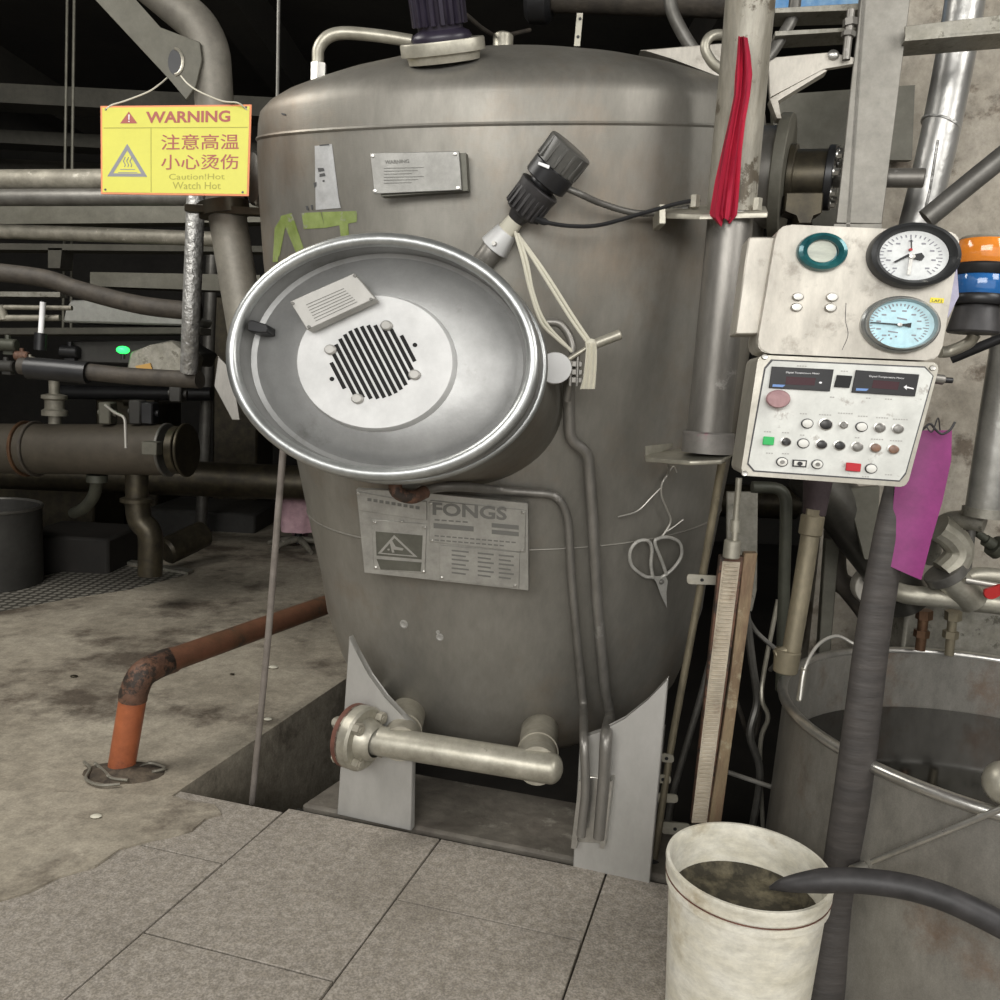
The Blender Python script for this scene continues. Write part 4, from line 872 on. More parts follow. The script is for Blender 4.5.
mb = MB(); a = at(739, 478, 2.42); b = at(734, 545, 2.42); mb.cyl(a, b, px(3.2, a), None, 12); mb.cyl(at(735.5, 520, 2.42), at(735, 532, 2.42), px(5, a), None, 12); mb.cyl(at(733, 540, 2.42), at(731, 558, 2.42), px(8.5, a), None, 18, .003); mesh_obj('top_fitting', mb, M_PAINTSIL, sg)
mb = MB(); plate(mb, SP, [(744, 553), (757.5, 553), (750, 608), (740, 680), (721, 824), (708, 824), (730, 680)], .035, .004, .002); single('wooden_batten', 'stained wooden batten standing against the ribbed scale', 'batten', mb, M_WOOD)
mb = MB(); plate(mb, PL(at(740, 540, 2.62), V((-.1, -1, 0))), [(727, 492), (758, 492), (757, 590), (752, 612), (727, 600)], .02, 0, .002); single('steel_strap', 'flat grey steel upright behind the wooden batten top', 'strap', mb, M_GALV)
slp = thing('slanted_pipe', 'thin brownish pipe with a black rubber foot, slanting down beside the right tank leg', 'pipe', at(650, 878, 2.52))
pipe('tube', None, None, [(722, 462, 2.50), (700, 590, 2.60), (672, 740, 2.62), (653, 866, 2.57)], 4, M_BRASS, par=slp)
mb = MB(); a = at(653, 862, 2.565); b = at(650, 878, 2.53); mb.cyl(a, b, px(8, a), px(9, a), 16); mesh_obj('rubber_foot', mb, M_BLACK, slp, 'black rubber foot')
pipe('back_pipe', 'thin grey pipe crossing behind the slanted brownish pipe', 'pipe', [(716, 640, 2.8), (700, 700, 2.8), (672, 795, 2.8), (664, 850, 2.8)], 3.4, M_GREYPIPE)
for i, (x0, y0, x1, y1, lab) in enumerate(((687, 574, 719, 584, 'pierced steel clip on the slanted pipe beside the hanging scissors'), (661, 753, 674, 762, 'upper small clip near the right tank leg'), (657, 774, 671, 783, 'lower small clip near the right tank leg'), (654, 793, 678, 802, 'wide pale clip below the two small ones'), (662, 822, 690, 834, 'lowest clip near the bucket rim'))):
    Y = 2.57 if i == 0 else 2.60; q = PL(at(x0, y0, Y), V((-.1, -1, 0))); mb = MB(); plate(mb, q, rnd_poly([(x0, y0), (x1, y0 + 2), (x1, y1 + 1), (x0, y1)], 3), .006, 0, .001)
    c = thing('pipe_clip', lab, 'clip', q.h((x0 + x1) / 2, y1), 'pipe clips by the right leg'); mesh_obj('clip_plate', mb, M_PAINTSIL, c)
    mb = MB(); disc(mb, q, (x0 + x1) / 2 - 1, (y0 + y1) / 2 + 1, 1.9, 1.7, [(1, 0), (1, .0012), (0, .0012)], 12); mesh_obj('clip_hole', mb, M_BLACK, c)
# brass pipe to the vat
bp_ = thing('brass_pipe', 'tarnished brass pipe dropping from under the panel to the vat rim', 'pipe', at(785, 690, 2.32))
mb = MB(); P = pts3([(811, 530, 2.36), (800, 600, 2.35), (788, 670, 2.34)]); mb.tube(P, px(9.3, P[0]), 18); mesh_obj('tube', mb, M_BRASS, bp_)
mb = MB(); a = at(813, 515, 2.36); b = at(810, 535, 2.36); mb.cyl(a, b, px(11.5, a), None, 20, .003); mb.cyl(a - ZZ * .0 + (a - b) * .3, a, px(9, a), None, 6); mesh_obj('union_nut', mb, M_BRASS, bp_)
mb = MB(); a = at(788, 650, 2.34); b = at(785, 672, 2.34); mb.cyl(a, b, px(13, a), px(12, a), 20, .003); mb.cyl(at(775, 655, 2.34), a, px(5, a), px(6, a), 12); mesh_obj('sleeve', mb, M_BRASS, bp_)
mb = MB(); a = at(818, 480, 2.38); b = at(814, 516, 2.37); mb.cyl(a, b, px(14, a), px(11, a), 16, .004); mesh_obj('rag_wrap', mb, M_WRAP, bp_, 'dark reddish wrap at the top')
pipe('dark_upright', 'dark olive vertical pipe hanging below the panel left end', 'pipe', [(752, 487, 2.5), (786, 488, 2.5), (786, 520, 2.5), (781, 690, 2.55)], 6, M_MINT, R_=.05)
pipe('wire_hoop', 'thin arched wire on the vat rim beside the brass pipe', 'wire', [(800, 700, 2.15), (805, 668, 2.17), (818, 645, 2.2), (836, 636, 2.22), (852, 643, 2.22), (866, 652, 2.2)], 1.8, M_WIRE, True, seg=8)
pipe('small_nozzle', 'small pale nozzle hooked inside the vat rim', 'nozzle', [(804, 668, 2.17), (803, 678, 2.18), (799, 700, 2.19)], 2.8, M_PAINTSIL, seg=10)
# big duct elbow and flanges behind the vat
pipe('dark_duct', 'thick dark steel duct bending down behind the wrapped post', 'duct', [(810, 470, 2.75), (835, 500, 2.75), (866, 540, 2.78), (892, 575, 2.82), (905, 600, 2.85)], 26, mat('dark_duct_steel', '#5c5a54', '#46443f', .35, .7, 3), True, seg=28)
mb = MB(); plate(mb, PL(at(870, 520, 2.66), V((-.3, -1, 0))), [(846, 488), (880, 486), (876, 560), (864, 560)], .03, 0, .003); single('pump_guard', 'flat olive grey steel guard between the duct and the post', 'guard', mb, M_OLIVE)
fl_ = thing('round_flange', 'round white-edged flange behind the wrapped post', 'flange', at(884, 612, 2.85)); q = PL(at(886, 588, 2.84), V((-.1, -1, .05)))
mb = MB(); disc(mb, q, 886, 588, 32, 23, [(1, -.05), (1, 0), (.97, .004), (.86, .004), (.84, -.006), (.5, -.006), (.48, .01), (0, .01)], 40); mesh_obj('flange_plate', mb, M_PANEL, fl_)
for k in range(6):
    a = 2 * PI * k / 6 + .5; mb = MB(); disc(mb, q, 886 + 22 * math.cos(a), 588 + 16 * math.sin(a), 4, 3, [(1, -.006), (1, .006), (0, .008)], 10); mesh_obj('flange_bolt', mb, M_GREYPIPE, fl_)
pipe('cross_pipe', 'pale steel pipe running right at vat rim height from the round flange', 'pipe', [(884, 585, 2.78), (905, 594, 2.72), (940, 598, 2.70), (1060, 612, 2.66)], 9.5, M_PAINTSIL, True, seg=18)
tp = thing('pipe_tee', 'angled steel branch fitting on the pale cross pipe', 'pipe fitting', at(960, 600, 2.68))
mb = MB(); a = at(975, 603, 2.68); b = at(945, 572, 2.68); mb.cyl(a, b, px(14, a), px(16, a), 20, .003); mesh_obj('branch', mb, M_PAINTSIL, tp)
mb = MB(); mb.cyl(at(948, 578, 2.68), at(943, 570, 2.68), px(20, a), None, 24, .002); mesh_obj('clamp_band', mb, M_GREYPIPE, tp)
mb = MB(); P = pts3([(944, 572, 2.68), (956, 560, 2.68), (959, 548, 2.68), (950, 535, 2.68), (938, 527, 2.68)]); mb.tube(smoothpath(P, 2), px(14, P[0]), 14); mesh_obj('segmented_elbow', mb, M_PAINTSIL, tp, ang=12)
pipe('foil_elbow', 'foil-wrapped elbow under the bright insulated pipe', 'pipe elbow', [(985, 523, 2.62), (970, 520, 2.65), (948, 522, 2.72), (935, 535, 2.8), (930, 560, 2.85)], 10, M_GALV, True)
ins = thing('insulated_pipe', 'bright metal-clad insulated pipe at the right edge', 'pipe', at(968, 508, 2.6))
mb = MB(); mb.tube(pts3([(1018, 300, 2.55), (1000, 410, 2.57), (984, 512, 2.6)]), px(18, at(1000, 410, 2.57)), 24); mesh_obj('cladding', mb, M_INSUL, ins)
mb = MB(); a = at(984.5, 508, 2.6); b = at(983, 517, 2.6); mb.cyl(a, b, px(20, a), None, 24); mesh_obj('end_cap', mb, M_GALV, ins)
for i, (x, y0, y1, mt, lab) in enumerate(((924, 612, 650, M_COPPER, 'copper pipe stub behind the vat rim, left one'), (953, 613, 655, M_BRASS, 'brassy pipe stub behind the vat rim, right one'))):
    s_ = thing('pipe_stub', lab, 'pipe', at(x - 3, y1, 2.86)); mb = MB(); a = at(x, y0, 2.86); b = at(x - 4, y1, 2.86); mb.cyl(a, b, px(4.5 if i else 5, a), None, 14); mesh_obj('tube', mb, mt, s_)
    mb = MB(); mb.cyl(at(x + .5, y0 - 2, 2.86), at(x, y0 + 7, 2.86), px(8, a), None, 6); mb.cyl(at(x - 2, y0 + 18, 2.86), at(x - 3, y0 + 25, 2.86), px(7.5, a), None, 6); mesh_obj('coupling', mb, mt, s_)
rv = thing('red_lever_valve', 'small valve with a red lever at the far right', 'valve', at(985, 592, 2.6)); mb = MB(); mb.cyl(at(965, 580, 2.62), at(1010, 588, 2.6), px(3, at(965, 580, 2.62)), None, 10); mesh_obj('stem', mb, M_WIRE, rv)
mb = MB(); q = PL(at(992, 590, 2.58), V((-.1, -1, 0))); plate(mb, q, rnd_poly([(984, 590), (1003, 584), (1006, 592), (993, 600), (985, 598)], 3), .012, 0, .002); mesh_obj('lever', mb, M_REDV, rv)
mc = thing('side_pipework', 'stubby grey pipe with a blue-grey coupling right of the segmented elbow', 'pipework', at(985, 580, 2.75))
mb = MB(); mb.cyl(at(973, 500, 2.8), at(965, 575, 2.8), px(5.5, at(973, 500, 2.8)), None, 14); mesh_obj('upright', mb, M_GREYPIPE, mc)
mb = MB(); mb.tube(smoothpath(pts3([(965, 578, 2.8), (985, 575, 2.78), (1040, 582, 2.74)])), px(8, at(973, 500, 2.8)), 14); mesh_obj('branch', mb, M_PAINTSIL, mc)
mb = MB(); a = at(985, 540, 2.8); mb.cyl(a, at(1010, 556, 2.8), px(6, a), None, 12); mb.cyl(at(993, 545, 2.8), at(1000, 550, 2.8), px(11, a), None, 12); mb.cyl(at(976, 532, 2.8), at(990, 542, 2.8), px(4, a), None, 12); mesh_obj('coupling', mb, M_MINT, mc)
p = at(1010, 640, 3.03); mb = MB(); mb.box(V((p.x, 3.03, .40)), V((.42, 0, 0)), V((0, .06, 0)), ZZ * .40, .01); o_ = single('low_tank', 'pale grey low steel box behind the vat rim', 'box', mb, M_GALV)
pipe('dark_elbow', 'small dark pipe elbow under the thick duct', 'pipe elbow', [(835, 530, 3.0), (836, 575, 3.0), (850, 590, 3.0), (872, 622, 3.0), (876, 660, 3.0)], 11, M_DARKPIPE, True)
mb = MB(); q = PL(at(832, 600, 2.95), V((-.1, -1, 0))); plate(mb, q, [(826, 540), (840, 540), (830, 660), (818, 660)], .04, 0, .003); single('dark_upright_bar', 'narrow dark grey upright bar below the duct', 'bar', mb, M_OLIVE)
# tangled cables behind
rs = random.Random(11)
for k, (lab, pts) in enumerate((('thin pale cable looping behind the wooden batten', [(740, 600, 2.7), (755, 630, 2.72), (780, 655, 2.7), (770, 670, 2.75)]), ('grey cable drooping behind the batten foot', [(742, 575, 2.68), (752, 660, 2.7), (757, 700, 2.72), (750, 735, 2.7), (760, 775, 2.72), (748, 850, 2.75)]), ('pale cable dropping beside the vat left wall', [(778, 600, 2.7), (764, 672, 2.72), (762, 700, 2.7), (768, 718, 2.7), (760, 750, 2.72), (764, 850, 2.78)]), ('thin grey rod running from batten to vat', [(700, 764, 2.58), (727, 772, 2.6), (745, 778, 2.62), (775, 788, 2.62)]), ('dark cable loop under the brass pipe', [(736, 700, 2.8), (752, 740, 2.8), (760, 700, 2.8), (752, 672, 2.8)]))):
    pipe('loose_cable', lab, 'cable', pts, 2.4 if k != 1 else 4, [M_GREYPIPE, M_GREYPIPE, M_PAINTSIL, M_WIRE, M_DARKPIPE][k], True, 'loose cables behind the batten', seg=8)
# ------------------------------------------------------------------ upper right structure
SPn = PL(at(872, 100, 2.62), V((-.18, -1, 0)))
mb = MB(); plate(mb, SPn, [(864, -30), (914, -30), (882, 224), (836, 223)], .012, 0, .002); plate(mb, SPn, [(864, -30), (868, -30), (838, 400), (834, 400)], .05, 0); plate(mb, SPn, [(834, 224), (882, 224), (865, 470), (815, 470)], .012, 0)
single('steel_channel', 'wide flat olive steel channel rising behind the control panel', 'channel', mb, mat('channel_paint', '#918e86', '#7f7c74', .5, .4, 5))
AP = PL(at(950, 40, 2.55), V((-.2, -1, 0)))
mb = MB(); plate(mb, AP, [(905, 26), (1060, 8), (1060, 26), (905, 39)], .008, 0, .001); pA = AP.h(905, 39); pB = AP.h(1060, 26)
mb.prism([AP.h(905, 38), AP.h(1060, 25), AP.h(1060, 25) - AP.n * .12, AP.h(905, 38) - AP.n * .12], ZZ * -.008)
single('angle_beam', 'weathered steel angle beam crossing the top right corner', 'beam', mb, M_GALV)
fo = thing('foil_pipe', 'crinkled foil-wrapped pipe coming down behind the dials', 'pipe', at(915, 225, 2.85))
mb = MB(); P = pts3([(975, -60, 2.8), (955, 60, 2.82), (937, 150, 2.84), (917, 228, 2.86)]); mb.tube(bend(P, .3), [px(19, P[0])] * len(bend(P, .3)), 28); mesh_obj('wrap', mb, M_FOILS, fo)
mb = MB(); a = at(941, 124, 2.835); mb.cyl(a, at(940, 126, 2.835), px(19.6, a), None, 28); mesh_obj('wrap_seam', mb, M_FOIL, fo)
mb = MB(); P = pts3([(938, 140, 2.66), (934, 165, 2.66), (930, 190, 2.67), (925, 210, 2.68)]); mb.tube(P, .004, 6); mesh_obj('wrap_fold', mb, M_FOIL, fo)
# bearing/drive unit
du = thing('drive_unit', 'oily cast shaft coupling with a big round flange right of the pole', 'coupling', at(800, 225, 2.75))
ax = (at(840, 180, 2.72) - at(770, 178, 2.80)).normalized(); x_, y_ = perp(ax)
def dseg(name, xa, xb, r, mt, lab=None, y=178, r2=None):
    a = at(xa, y, 2.8 - (xa - 770) * .00114); b = at(xb, y, 2.8 - (xb - 770) * .00114); mb = MB(); mb.cyl(a, b, px(r, a), px(r2 or r, a), 40, .003); return mesh_obj(name, mb, mt, du, lab)
dseg('drum', 752, 778, 48, M_POLE); dseg('disc_flange', 776, 788, 60, M_OLIVE, 'large upright disc'); dseg('hub', 792, 828, 27, M_CAST, 'oily brass-coloured hub'); dseg('hub_flange', 788, 795, 32, M_CAST); dseg('hub_end', 826, 834, 31, M_BLACK); dseg('shaft', 833, 925, 9, M_POLE)
for k in range(8):
    a = 2 * PI * k / 8; p = at(834, 178, 2.728) + (x_ * math.cos(a) + y_ * math.sin(a)) * px(25, at(834, 178, 2.728)); mb = MB(); mb.bolt(p, ax, .012, .016); mesh_obj('hub_bolt', mb, M_STEEL, du)
mb = MB(); q = PL(at(812, 205, 2.66), V((-.1, -1, 0))); plate(mb, q, [(786, 192), (824, 192), (822, 214), (812, 214), (812, 224), (798, 224), (798, 214), (784, 212)], .08, 0, .004); mesh_obj('bearing_foot', mb, M_CAST, du)
mb = MB(); plate(mb, PL(at(825, 120, 3.25), V((0, -1, 0))), [(772, 95), (915, 85), (912, 160), (775, 160)], .03, 0); plate(mb, PL(at(825, 205, 3.24), V((0, -1, 0))), [(815, 158), (850, 158), (846, 230), (812, 230)], .02, 0); single('sheet_panel', 'dull grey sheet panel behind the oily coupling', 'panel', mb, M_OLIVE)
GP = PL(at(800, 70, 2.66), V((-.15, -1, 0)))
gus = thing('gusset_plate', 'pale triangular gusset plate between the pole and the channel', 'bracket', GP.h(800, 96))
mb = MB(); plate(mb, GP, [(768, 62), (776, 57), (830, 52), (858, 58), (856, 64), (824, 68), (770, 98)], .02, 0, .002); plate(mb, GP, [(770, 98), (824, 68), (828, 70), (778, 100), (782, 118), (777, 118)], .05, -.005, .001); mesh_obj('web', mb, M_PANEL, gus)
mb = MB(); disc(mb, GP, 833, 55.5, 6, 5, [(1, 0), (1, .008), (.6, .012), (0, .014)], 16); mesh_obj('gusset_bolt', mb, M_STEEL, gus)
mb = MB(); mb.cyl(at(851, 10, 2.62), at(846, 60, 2.62), px(4, at(851, 10, 2.62)), None, 12); mb.cyl(at(850, 19, 2.62), at(850, 26, 2.62), px(7, at(851, 10, 2.62)), None, 6); mb.cyl(at(849, 32, 2.62), at(848, 37, 2.62), px(7, at(851, 10, 2.62)), None, 6); mesh_obj('threaded_rod', mb, M_POLE, gus)
mb = MB(); q = PL(at(810, 20, 2.7), V((-.15, -1, 0))); plate(mb, q, [(775, 8), (862, 3), (862, 10), (775, 13)], .1, 0, .001); single('upper_angle', 'narrow steel angle rail at the top beside the pole, upper of two', 'rail', mb, M_GALV)
mb = MB(); plate(mb, q, [(775, 31), (856, 27), (856, 31), (775, 36)], .1, 0, .001); single('upper_angle', 'narrow steel angle rail at the top beside the pole, lower of two', 'rail', mb, M_GALV)
mb = MB(); plate(mb, PL(at(800, 0, 3.2), V((0, -1, 0))), [(773, -20), (862, -25), (862, 6), (773, 12)], .02, 0); single('blue_board', 'strip of blue board at the top edge beside the pole', 'board', mb, mat('blue_board', '#3f7db5', '#8fa9b8', .6, 0, 8))
pipe('grey_hose', 'grey hose curving down behind the pole top on its right', 'hose', [(797, -20, 2.75), (793, 15, 2.75), (783, 35, 2.75), (770, 55, 2.75), (755, 75, 2.75)], 6, M_GREYPIPE, True)
pipe('flexible_conduit', 'grey flexible conduit curving down behind the tank dome', 'conduit', [(668, -15, 3.35), (672, 10, 3.35), (682, 32, 3.35), (697, 55, 3.35), (712, 72, 3.35)], 6.5, M_GREYPIPE, True)
q = PL(at(690, 55, 3.3), V((0, -1, 0))); mb = MB(); plate(mb, q, [(640, 50), (722, 43), (730, 80), (715, 75), (670, 58)], .3, 0, .003); single('dome_bracket', 'pale flat bracket behind the right shoulder of the dome', 'bracket', mb, M_PANEL)
q = PL(at(580, 30, 3.0), V((0, -1, 0))); mb = MB(); plate(mb, q, [(577, 13), (583, 13), (580, 46), (574, 46)], .01, 0); s_ = thing('hanger_strip', 'perforated steel hanger strip behind the dome', 'strip', q.h(577, 46)); mesh_obj('strip', mb, M_PAINTSIL, s_)
for x, y in ((580, 19), (578, 37)): mb = MB(); disc(mb, q, x, y, 1.6, 1.5, [(1, 0), (1, .003), (0, .003)], 10); mesh_obj('strip_hole', mb, M_BLACK, s_)
op = thing('overhead_pipe', 'thick dark overhead pipe along the top edge behind the dome', 'pipe', at(620, 20, 3.9))
mb = MB(); mb.cyl(at(552, -4, 3.9), at(860, 6, 3.7), px(15, at(552, -2, 3.9)), None, 24); mesh_obj('tube', mb, M_DARKPIPE, op)
mb = MB(); mb.cyl(at(527, -3, 3.92), at(553, -2, 3.9), px(24, at(552, 2, 3.9)), None, 28, .02); mesh_obj('end_flange', mb, M_BLACK, op)
pipe('yellow_tag', 'short yellow strip beside the dark collar on the dome', 'tag', [(455, -4, 2.55), (459, 1, 2.55), (457, 6, 2.55)], 2.5, M_YSTK, True, seg=8)
pipe('collar_cable', 'dark cable curving off the dome collar to the right', 'cable', [(455, 5, 2.75), (470, 18, 2.8), (485, 30, 2.9), (500, 36, 3.1), (530, 30, 3.3)], 2.2, M_DARKPIPE, True, seg=8)

# ================================================================== LEFT SIDE
# warning sign
SG = PL(at(175, 150, 2.6), V((.06, -1, 0)))
sign = thing('warning_sign', 'yellow hot-surface warning sign hanging on white strings at upper left', 'sign', SG.h(175, 196))
c4 = [(100.5, 106), (251.5, 104.5), (248.5, 196), (101, 194)]
mb = MB(); plate(mb, SG, c4, .006, 0); mesh_obj('sign_back', mb, M_SIGNED, sign, 'orange edge of the board')
def sq(u, v): return lerp(lerp(c4[0], c4[1], u), lerp(c4[3], c4[2], u), v)
mb = MB(); plate(mb, SG, [sq(.012, .02), sq(.988, .02), sq(.988, .98), sq(.012, .98)], .001, .0012); mesh_obj('sign_face', mb, M_SIGN, sign, 'yellow printed face')
S1 = PL(SG.o + SG.n * .0013, SG.n)
mb = MB(); plate(mb, S1, [sq(.02, .245), sq(.98, .245), sq(.98, .255), sq(.02, .255)], .0003, .0003); plate(mb, S1, [sq(.333, .25), sq(.338, .25), sq(.342, .97), sq(.337, .97)], .0003, .0003); mesh_obj('rule_lines', mb, M_SIGNO, sign)
mb = MB(); text(mb, 'WARNING', S1, sq(.302, .20), sq(.862, .19), sq(.302, .068), .0003, .0004, .03)
text(mb, '注意高温', S1, sq(.405, .50), sq(.925, .49), sq(.405, .325), .0003, .0004, .006)
text(mb, '小心烫伤', S1, sq(.405, .72), sq(.925, .71), sq(.405, .55), .0003, .0004, .006)
tr = [sq(.188, .065), sq(.245, .20), sq(.13, .20)]
for a_, b_ in ((0, 1),): plate(mb, S1, tr, .0003, .0004)
mesh_obj('red_lettering', mb, M_SIGNR, sign, 'faded red lettering')
mb = MB(); plate(mb, S1, [sq(.184, .10), sq(.194, .10), sq(.192, .16), sq(.186, .16)], .0003, .0007); disc(mb, S1, *sq(.189, .178), .7, .7, [(1, .0004), (1, .0007), (0, .0007)], 8); mesh_obj('exclamation_mark', mb, M_WHITE, sign)
mb = MB(); tri = [sq(.178, .43), sq(.313, .80), sq(.043, .80)]; cen = sq(.178, .68)
for i in range(3):
    a = tri[i]; b = tri[(i + 1) % 3]; plate(mb, S1, [a, b, lerp(b, cen, .30), lerp(a, cen, .30)], .0003, .0004 + .00006 * i)
for k in range(3):
    P = [S1.h(*sq(.158 + k * .022 + .006 * math.sin(t * 1.6), .69 - t * .022)) + S1.n * .0004 for t in range(6)]; mb.tube(smoothpath(P, 3), .0012, 5)
for k in range(2): plate(mb, S1, [sq(.13 - k * .015, .715 + k * .035), sq(.23 + k * .015, .715 + k * .035), sq(.23 + k * .015, .722 + k * .035), sq(.13 - k * .015, .722 + k * .035)], .0003, .0004)
mesh_obj('hot_surface_symbol', mb, M_SIGNG, sign, 'grey triangle with wavy heat lines')
mb = MB(); text(mb, 'Caution!Hot', S1, sq(.46, .83), sq(.835, .82), sq(.46, .765), .0003, .0003); text(mb, 'Watch Hot', S1, sq(.485, .935), sq(.81, .93), sq(.485, .855), .0003, .0003); mesh_obj('small_lettering', mb, M_SIGNO, sign, 'faint olive lettering')
mb = MB()
for u, v in ((.035, .04), (.965, .03), (.03, .95), (.96, .96)): disc(mb, S1, *sq(u, v), 1.2, 1.2, [(1, .0002), (1, .0006), (0, .0006)], 8)
mesh_obj('sign_hole', mb, M_BLACK, sign)
mb = MB(); y0 = 2.6
mb.tube(smoothpath([SG.h(105, 110), at(112, 105, 2.59), at(125, 101, 2.6), at(148, 92, 2.62), at(160, 84, 2.66), at(167, 78, 2.74)]), px(.8, SG.h(105, 110)), 6)
mb.tube(smoothpath([SG.h(247, 110), at(238, 103, 2.59), at(222, 101, 2.6), at(200, 92, 2.62), at(188, 84, 2.66), at(181, 76, 2.74)]), px(.8, SG.h(105, 110)), 6)
mesh_obj('hanging_string', mb, M_TWINE, sign)
# slanted column with gusset plate and elbow
colm = thing('slanted_column', 'olive round steel column with an elbow and pierced plate behind the warning sign', 'column', at(256, 400, 2.97))
mb = MB(); P = pts3([(-60, -190, 2.95), (200, 26, 2.95), (211, 50, 2.95), (216, 130, 2.95), (228, 220, 2.95), (246, 330, 2.96), (256, 400, 2.97)])
mb.tube(bend(P, .06), px(19, P[2]), 28); mesh_obj('tube', mb, mat('olive_column_paint', '#8b877c', '#77736a', .5, .3, 5, c3='#5f594e', s3=7, t3=.66), colm)
q = PL(at(165, 50, 2.86), V((.1, -1, 0))); mb = MB(); plate(mb, q, [(30, -70), (75, -70), (160, 28), (200, 42), (202, 60), (196, 86), (186, 100), (170, 80)], .018, 0, .002); gp_ = mesh_obj('pierced_plate', mb, M_OLIVE, colm, 'flat olive plate with a round hole')
mb = MB(); disc(mb, q, 175, 62, 7, 13, [(1, 0), (1, .001), (0, .001)], 20); mesh_obj('plate_hole', mb, M_BLACK, colm); mb = MB(); o_ = q.h(177, 62)
P = [q.h(175 + 8 * math.cos(a * PI / 10), 62 + 13 * math.sin(a * PI / 10)) + q.n * .002 for a in range(-5, 6)]; mb.tube(P, .005, 6); mesh_obj('hole_lip', mb, M_PAINTSIL, colm)
mb = MB(); a = at(224, 200, 2.95); mb.cyl(at(223, 203, 2.95), at(225, 216, 2.95), px(25, a), None, 28); mb.box(at(235, 211, 2.9), V((.16, 0, 0)), V((0, .02, 0)), ZZ * .012, .002); mesh_obj('collar_bracket', mb, M_CAST, colm)
mb = MB(); disc(mb, PL(at(251, 170, 2.98), V((-.4, -1, 0))), 254, 178, 9, 28, [(1, -.03), (1, 0), (.9, .008), (0, .012)], 28); single('side_cover', 'pale rounded cover plate peeking out beside the sign', 'cover', mb, M_STEEL)
mb = MB(); q = PL(at(222, 405, 3.0), V((0, -1, 0))); plate(mb, q, [(218, 356), (232, 370), (240, 420), (232, 420), (214, 386)], .02, 0, .002)
single('edge_bracket', 'pale steel bracket poking out left of the round lid', 'bracket', mb, M_POLE)
# conduits
pipe('ceiling_conduit', 'thin vertical conduit from ceiling behind the tank left shoulder', 'conduit', [(279, -20, 4.2), (278, 60, 4.2), (277, 130, 4.2)], 1.8, M_GREYPIPE, seg=8)
pipe('drop_conduit', 'left one of two thin vertical conduits at upper left', 'conduit', [(68, -62, 6.0), (63, 330, 6.0)], 1.4, M_OLIVE, seg=8, group='thin vertical conduits')
pipe('drop_conduit', 'right one of two thin vertical conduits at upper left', 'conduit', [(75, -62, 6.0), (72, 180, 6.0), (71, 330, 6.0)], 1.5, M_OLIVE, seg=8, group='thin vertical conduits')
pipe('leaning_rod', 'thin grey rod leaning from the round lid down into the pit', 'rod', [(284, 440, 2.62), (268, 640, 2.72), (252, 803, 2.85)], 3.6, mat('rod_grey', '#8d867f', '#7a736c', .5, .3, 10), seg=12)
# horizontal pipes at far left
pipe('mottled_pipe', 'pale mottled horizontal pipe at left, uppermost', 'pipe', [(-900, 184, 5.0), (260, 179, 4.4)], 9, M_PALEPIPE, group='horizontal pipes at left')
pipe('mottled_pipe', 'grey horizontal pipe just below the uppermost pale pipe at left', 'pipe', [(-900, 200, 4.9), (200, 197, 4.4), (225, 199, 4.4)], 7.5, M_GREYPIPE, group='horizontal pipes at left')
pipe('speckled_pipe', 'speckled pale pipe across the left, under the olive beam', 'pipe', [(-900, 200, 5.1), (110, 235, 4.6), (235, 240, 4.5)], 6.5, M_PALEPIPE)
mb = MB(); q = PL(at(80, 210, 5.6), V((0, -1, 0)))
plate(mb, q, [(-700, 210), (270, 203), (270, 222), (-700, 229)], .15, 0); single('long_beam', 'long olive grey beam behind the left pipes, upper one', 'beam', mb, M_OLIVE, 'long beams behind the left pipes')
mb = MB(); plate(mb, q, [(-700, 236), (270, 246), (270, 252), (-700, 243)], .15, 0); plate(mb, q, [(48, 248), (62, 248), (60, 268), (48, 268)], .15, 0); single('long_beam', 'thin pale frame rail behind the left pipes, second from top', 'beam', mb, M_BEAM, 'long beams behind the left pipes')
mb = MB(); plate(mb, q, [(90, 272), (260, 275), (260, 292), (90, 286)], .15, 0); single('long_beam', 'short dull panel behind the diagonal dark pipe', 'beam', mb, M_OLIVE, 'long beams behind the left pipes')
mb = MB(); plate(mb, q, [(-700, 286), (60, 292), (60, 297), (-700, 290)], .1, 0); single('long_beam', 'thin pale rail at the left edge above the white-handled valve', 'beam', mb, M_GALV, 'long beams behind the left pipes')
mb = MB(); q5 = PL(at(120, 310, 5.2), V((0, -1, 0))); plate(mb, q5, [(70, 300), (92, 300), (200, 318), (196, 326), (62, 322), (66, 310)], .25, 0, .01); single('machine_cover', 'light grey sheet cover behind the diagonal dark pipe', 'cover', mb, mat('pale_cover', '#a3a39d', '#8f8f89', .5, .2, 4))
mb = MB(); plate(mb, q5, [(-700, 331), (200, 327), (200, 334), (-700, 337)], .2, 0, .005); single('long_beam', 'narrow light rail below the grey sheet cover', 'beam', mb, M_BEAM, 'long beams behind the left pipes')
mb = MB(); plate(mb, q5, [(60, 340), (170, 338), (196, 352), (190, 366), (60, 362)], .3, -.1, .01); single('grey_machine', 'dull grey machine body behind the green lamp', 'machine', mb, M_DRUM)
mb = MB(); plate(mb, PL(at(150, 355, 4.9), V((0, -1, 0))), [(130, 352), (150, 345), (172, 340), (192, 356), (188, 372), (126, 372)], .2, 0, .01); single('pale_casing', 'pale irregular casing right of the green lamp', 'casing', mb, M_GALV)
mb = MB(); plate(mb, PL(at(143, 366, 4.885), V((0, -1, 0))), [(135, 366), (150, 363), (152, 369), (137, 369)], .02, 0); single('amber_tag', 'small amber tag above the lower wrapped pipe', 'tag', mb, mat('amber_tag', '#b08a4a', rough=.6))
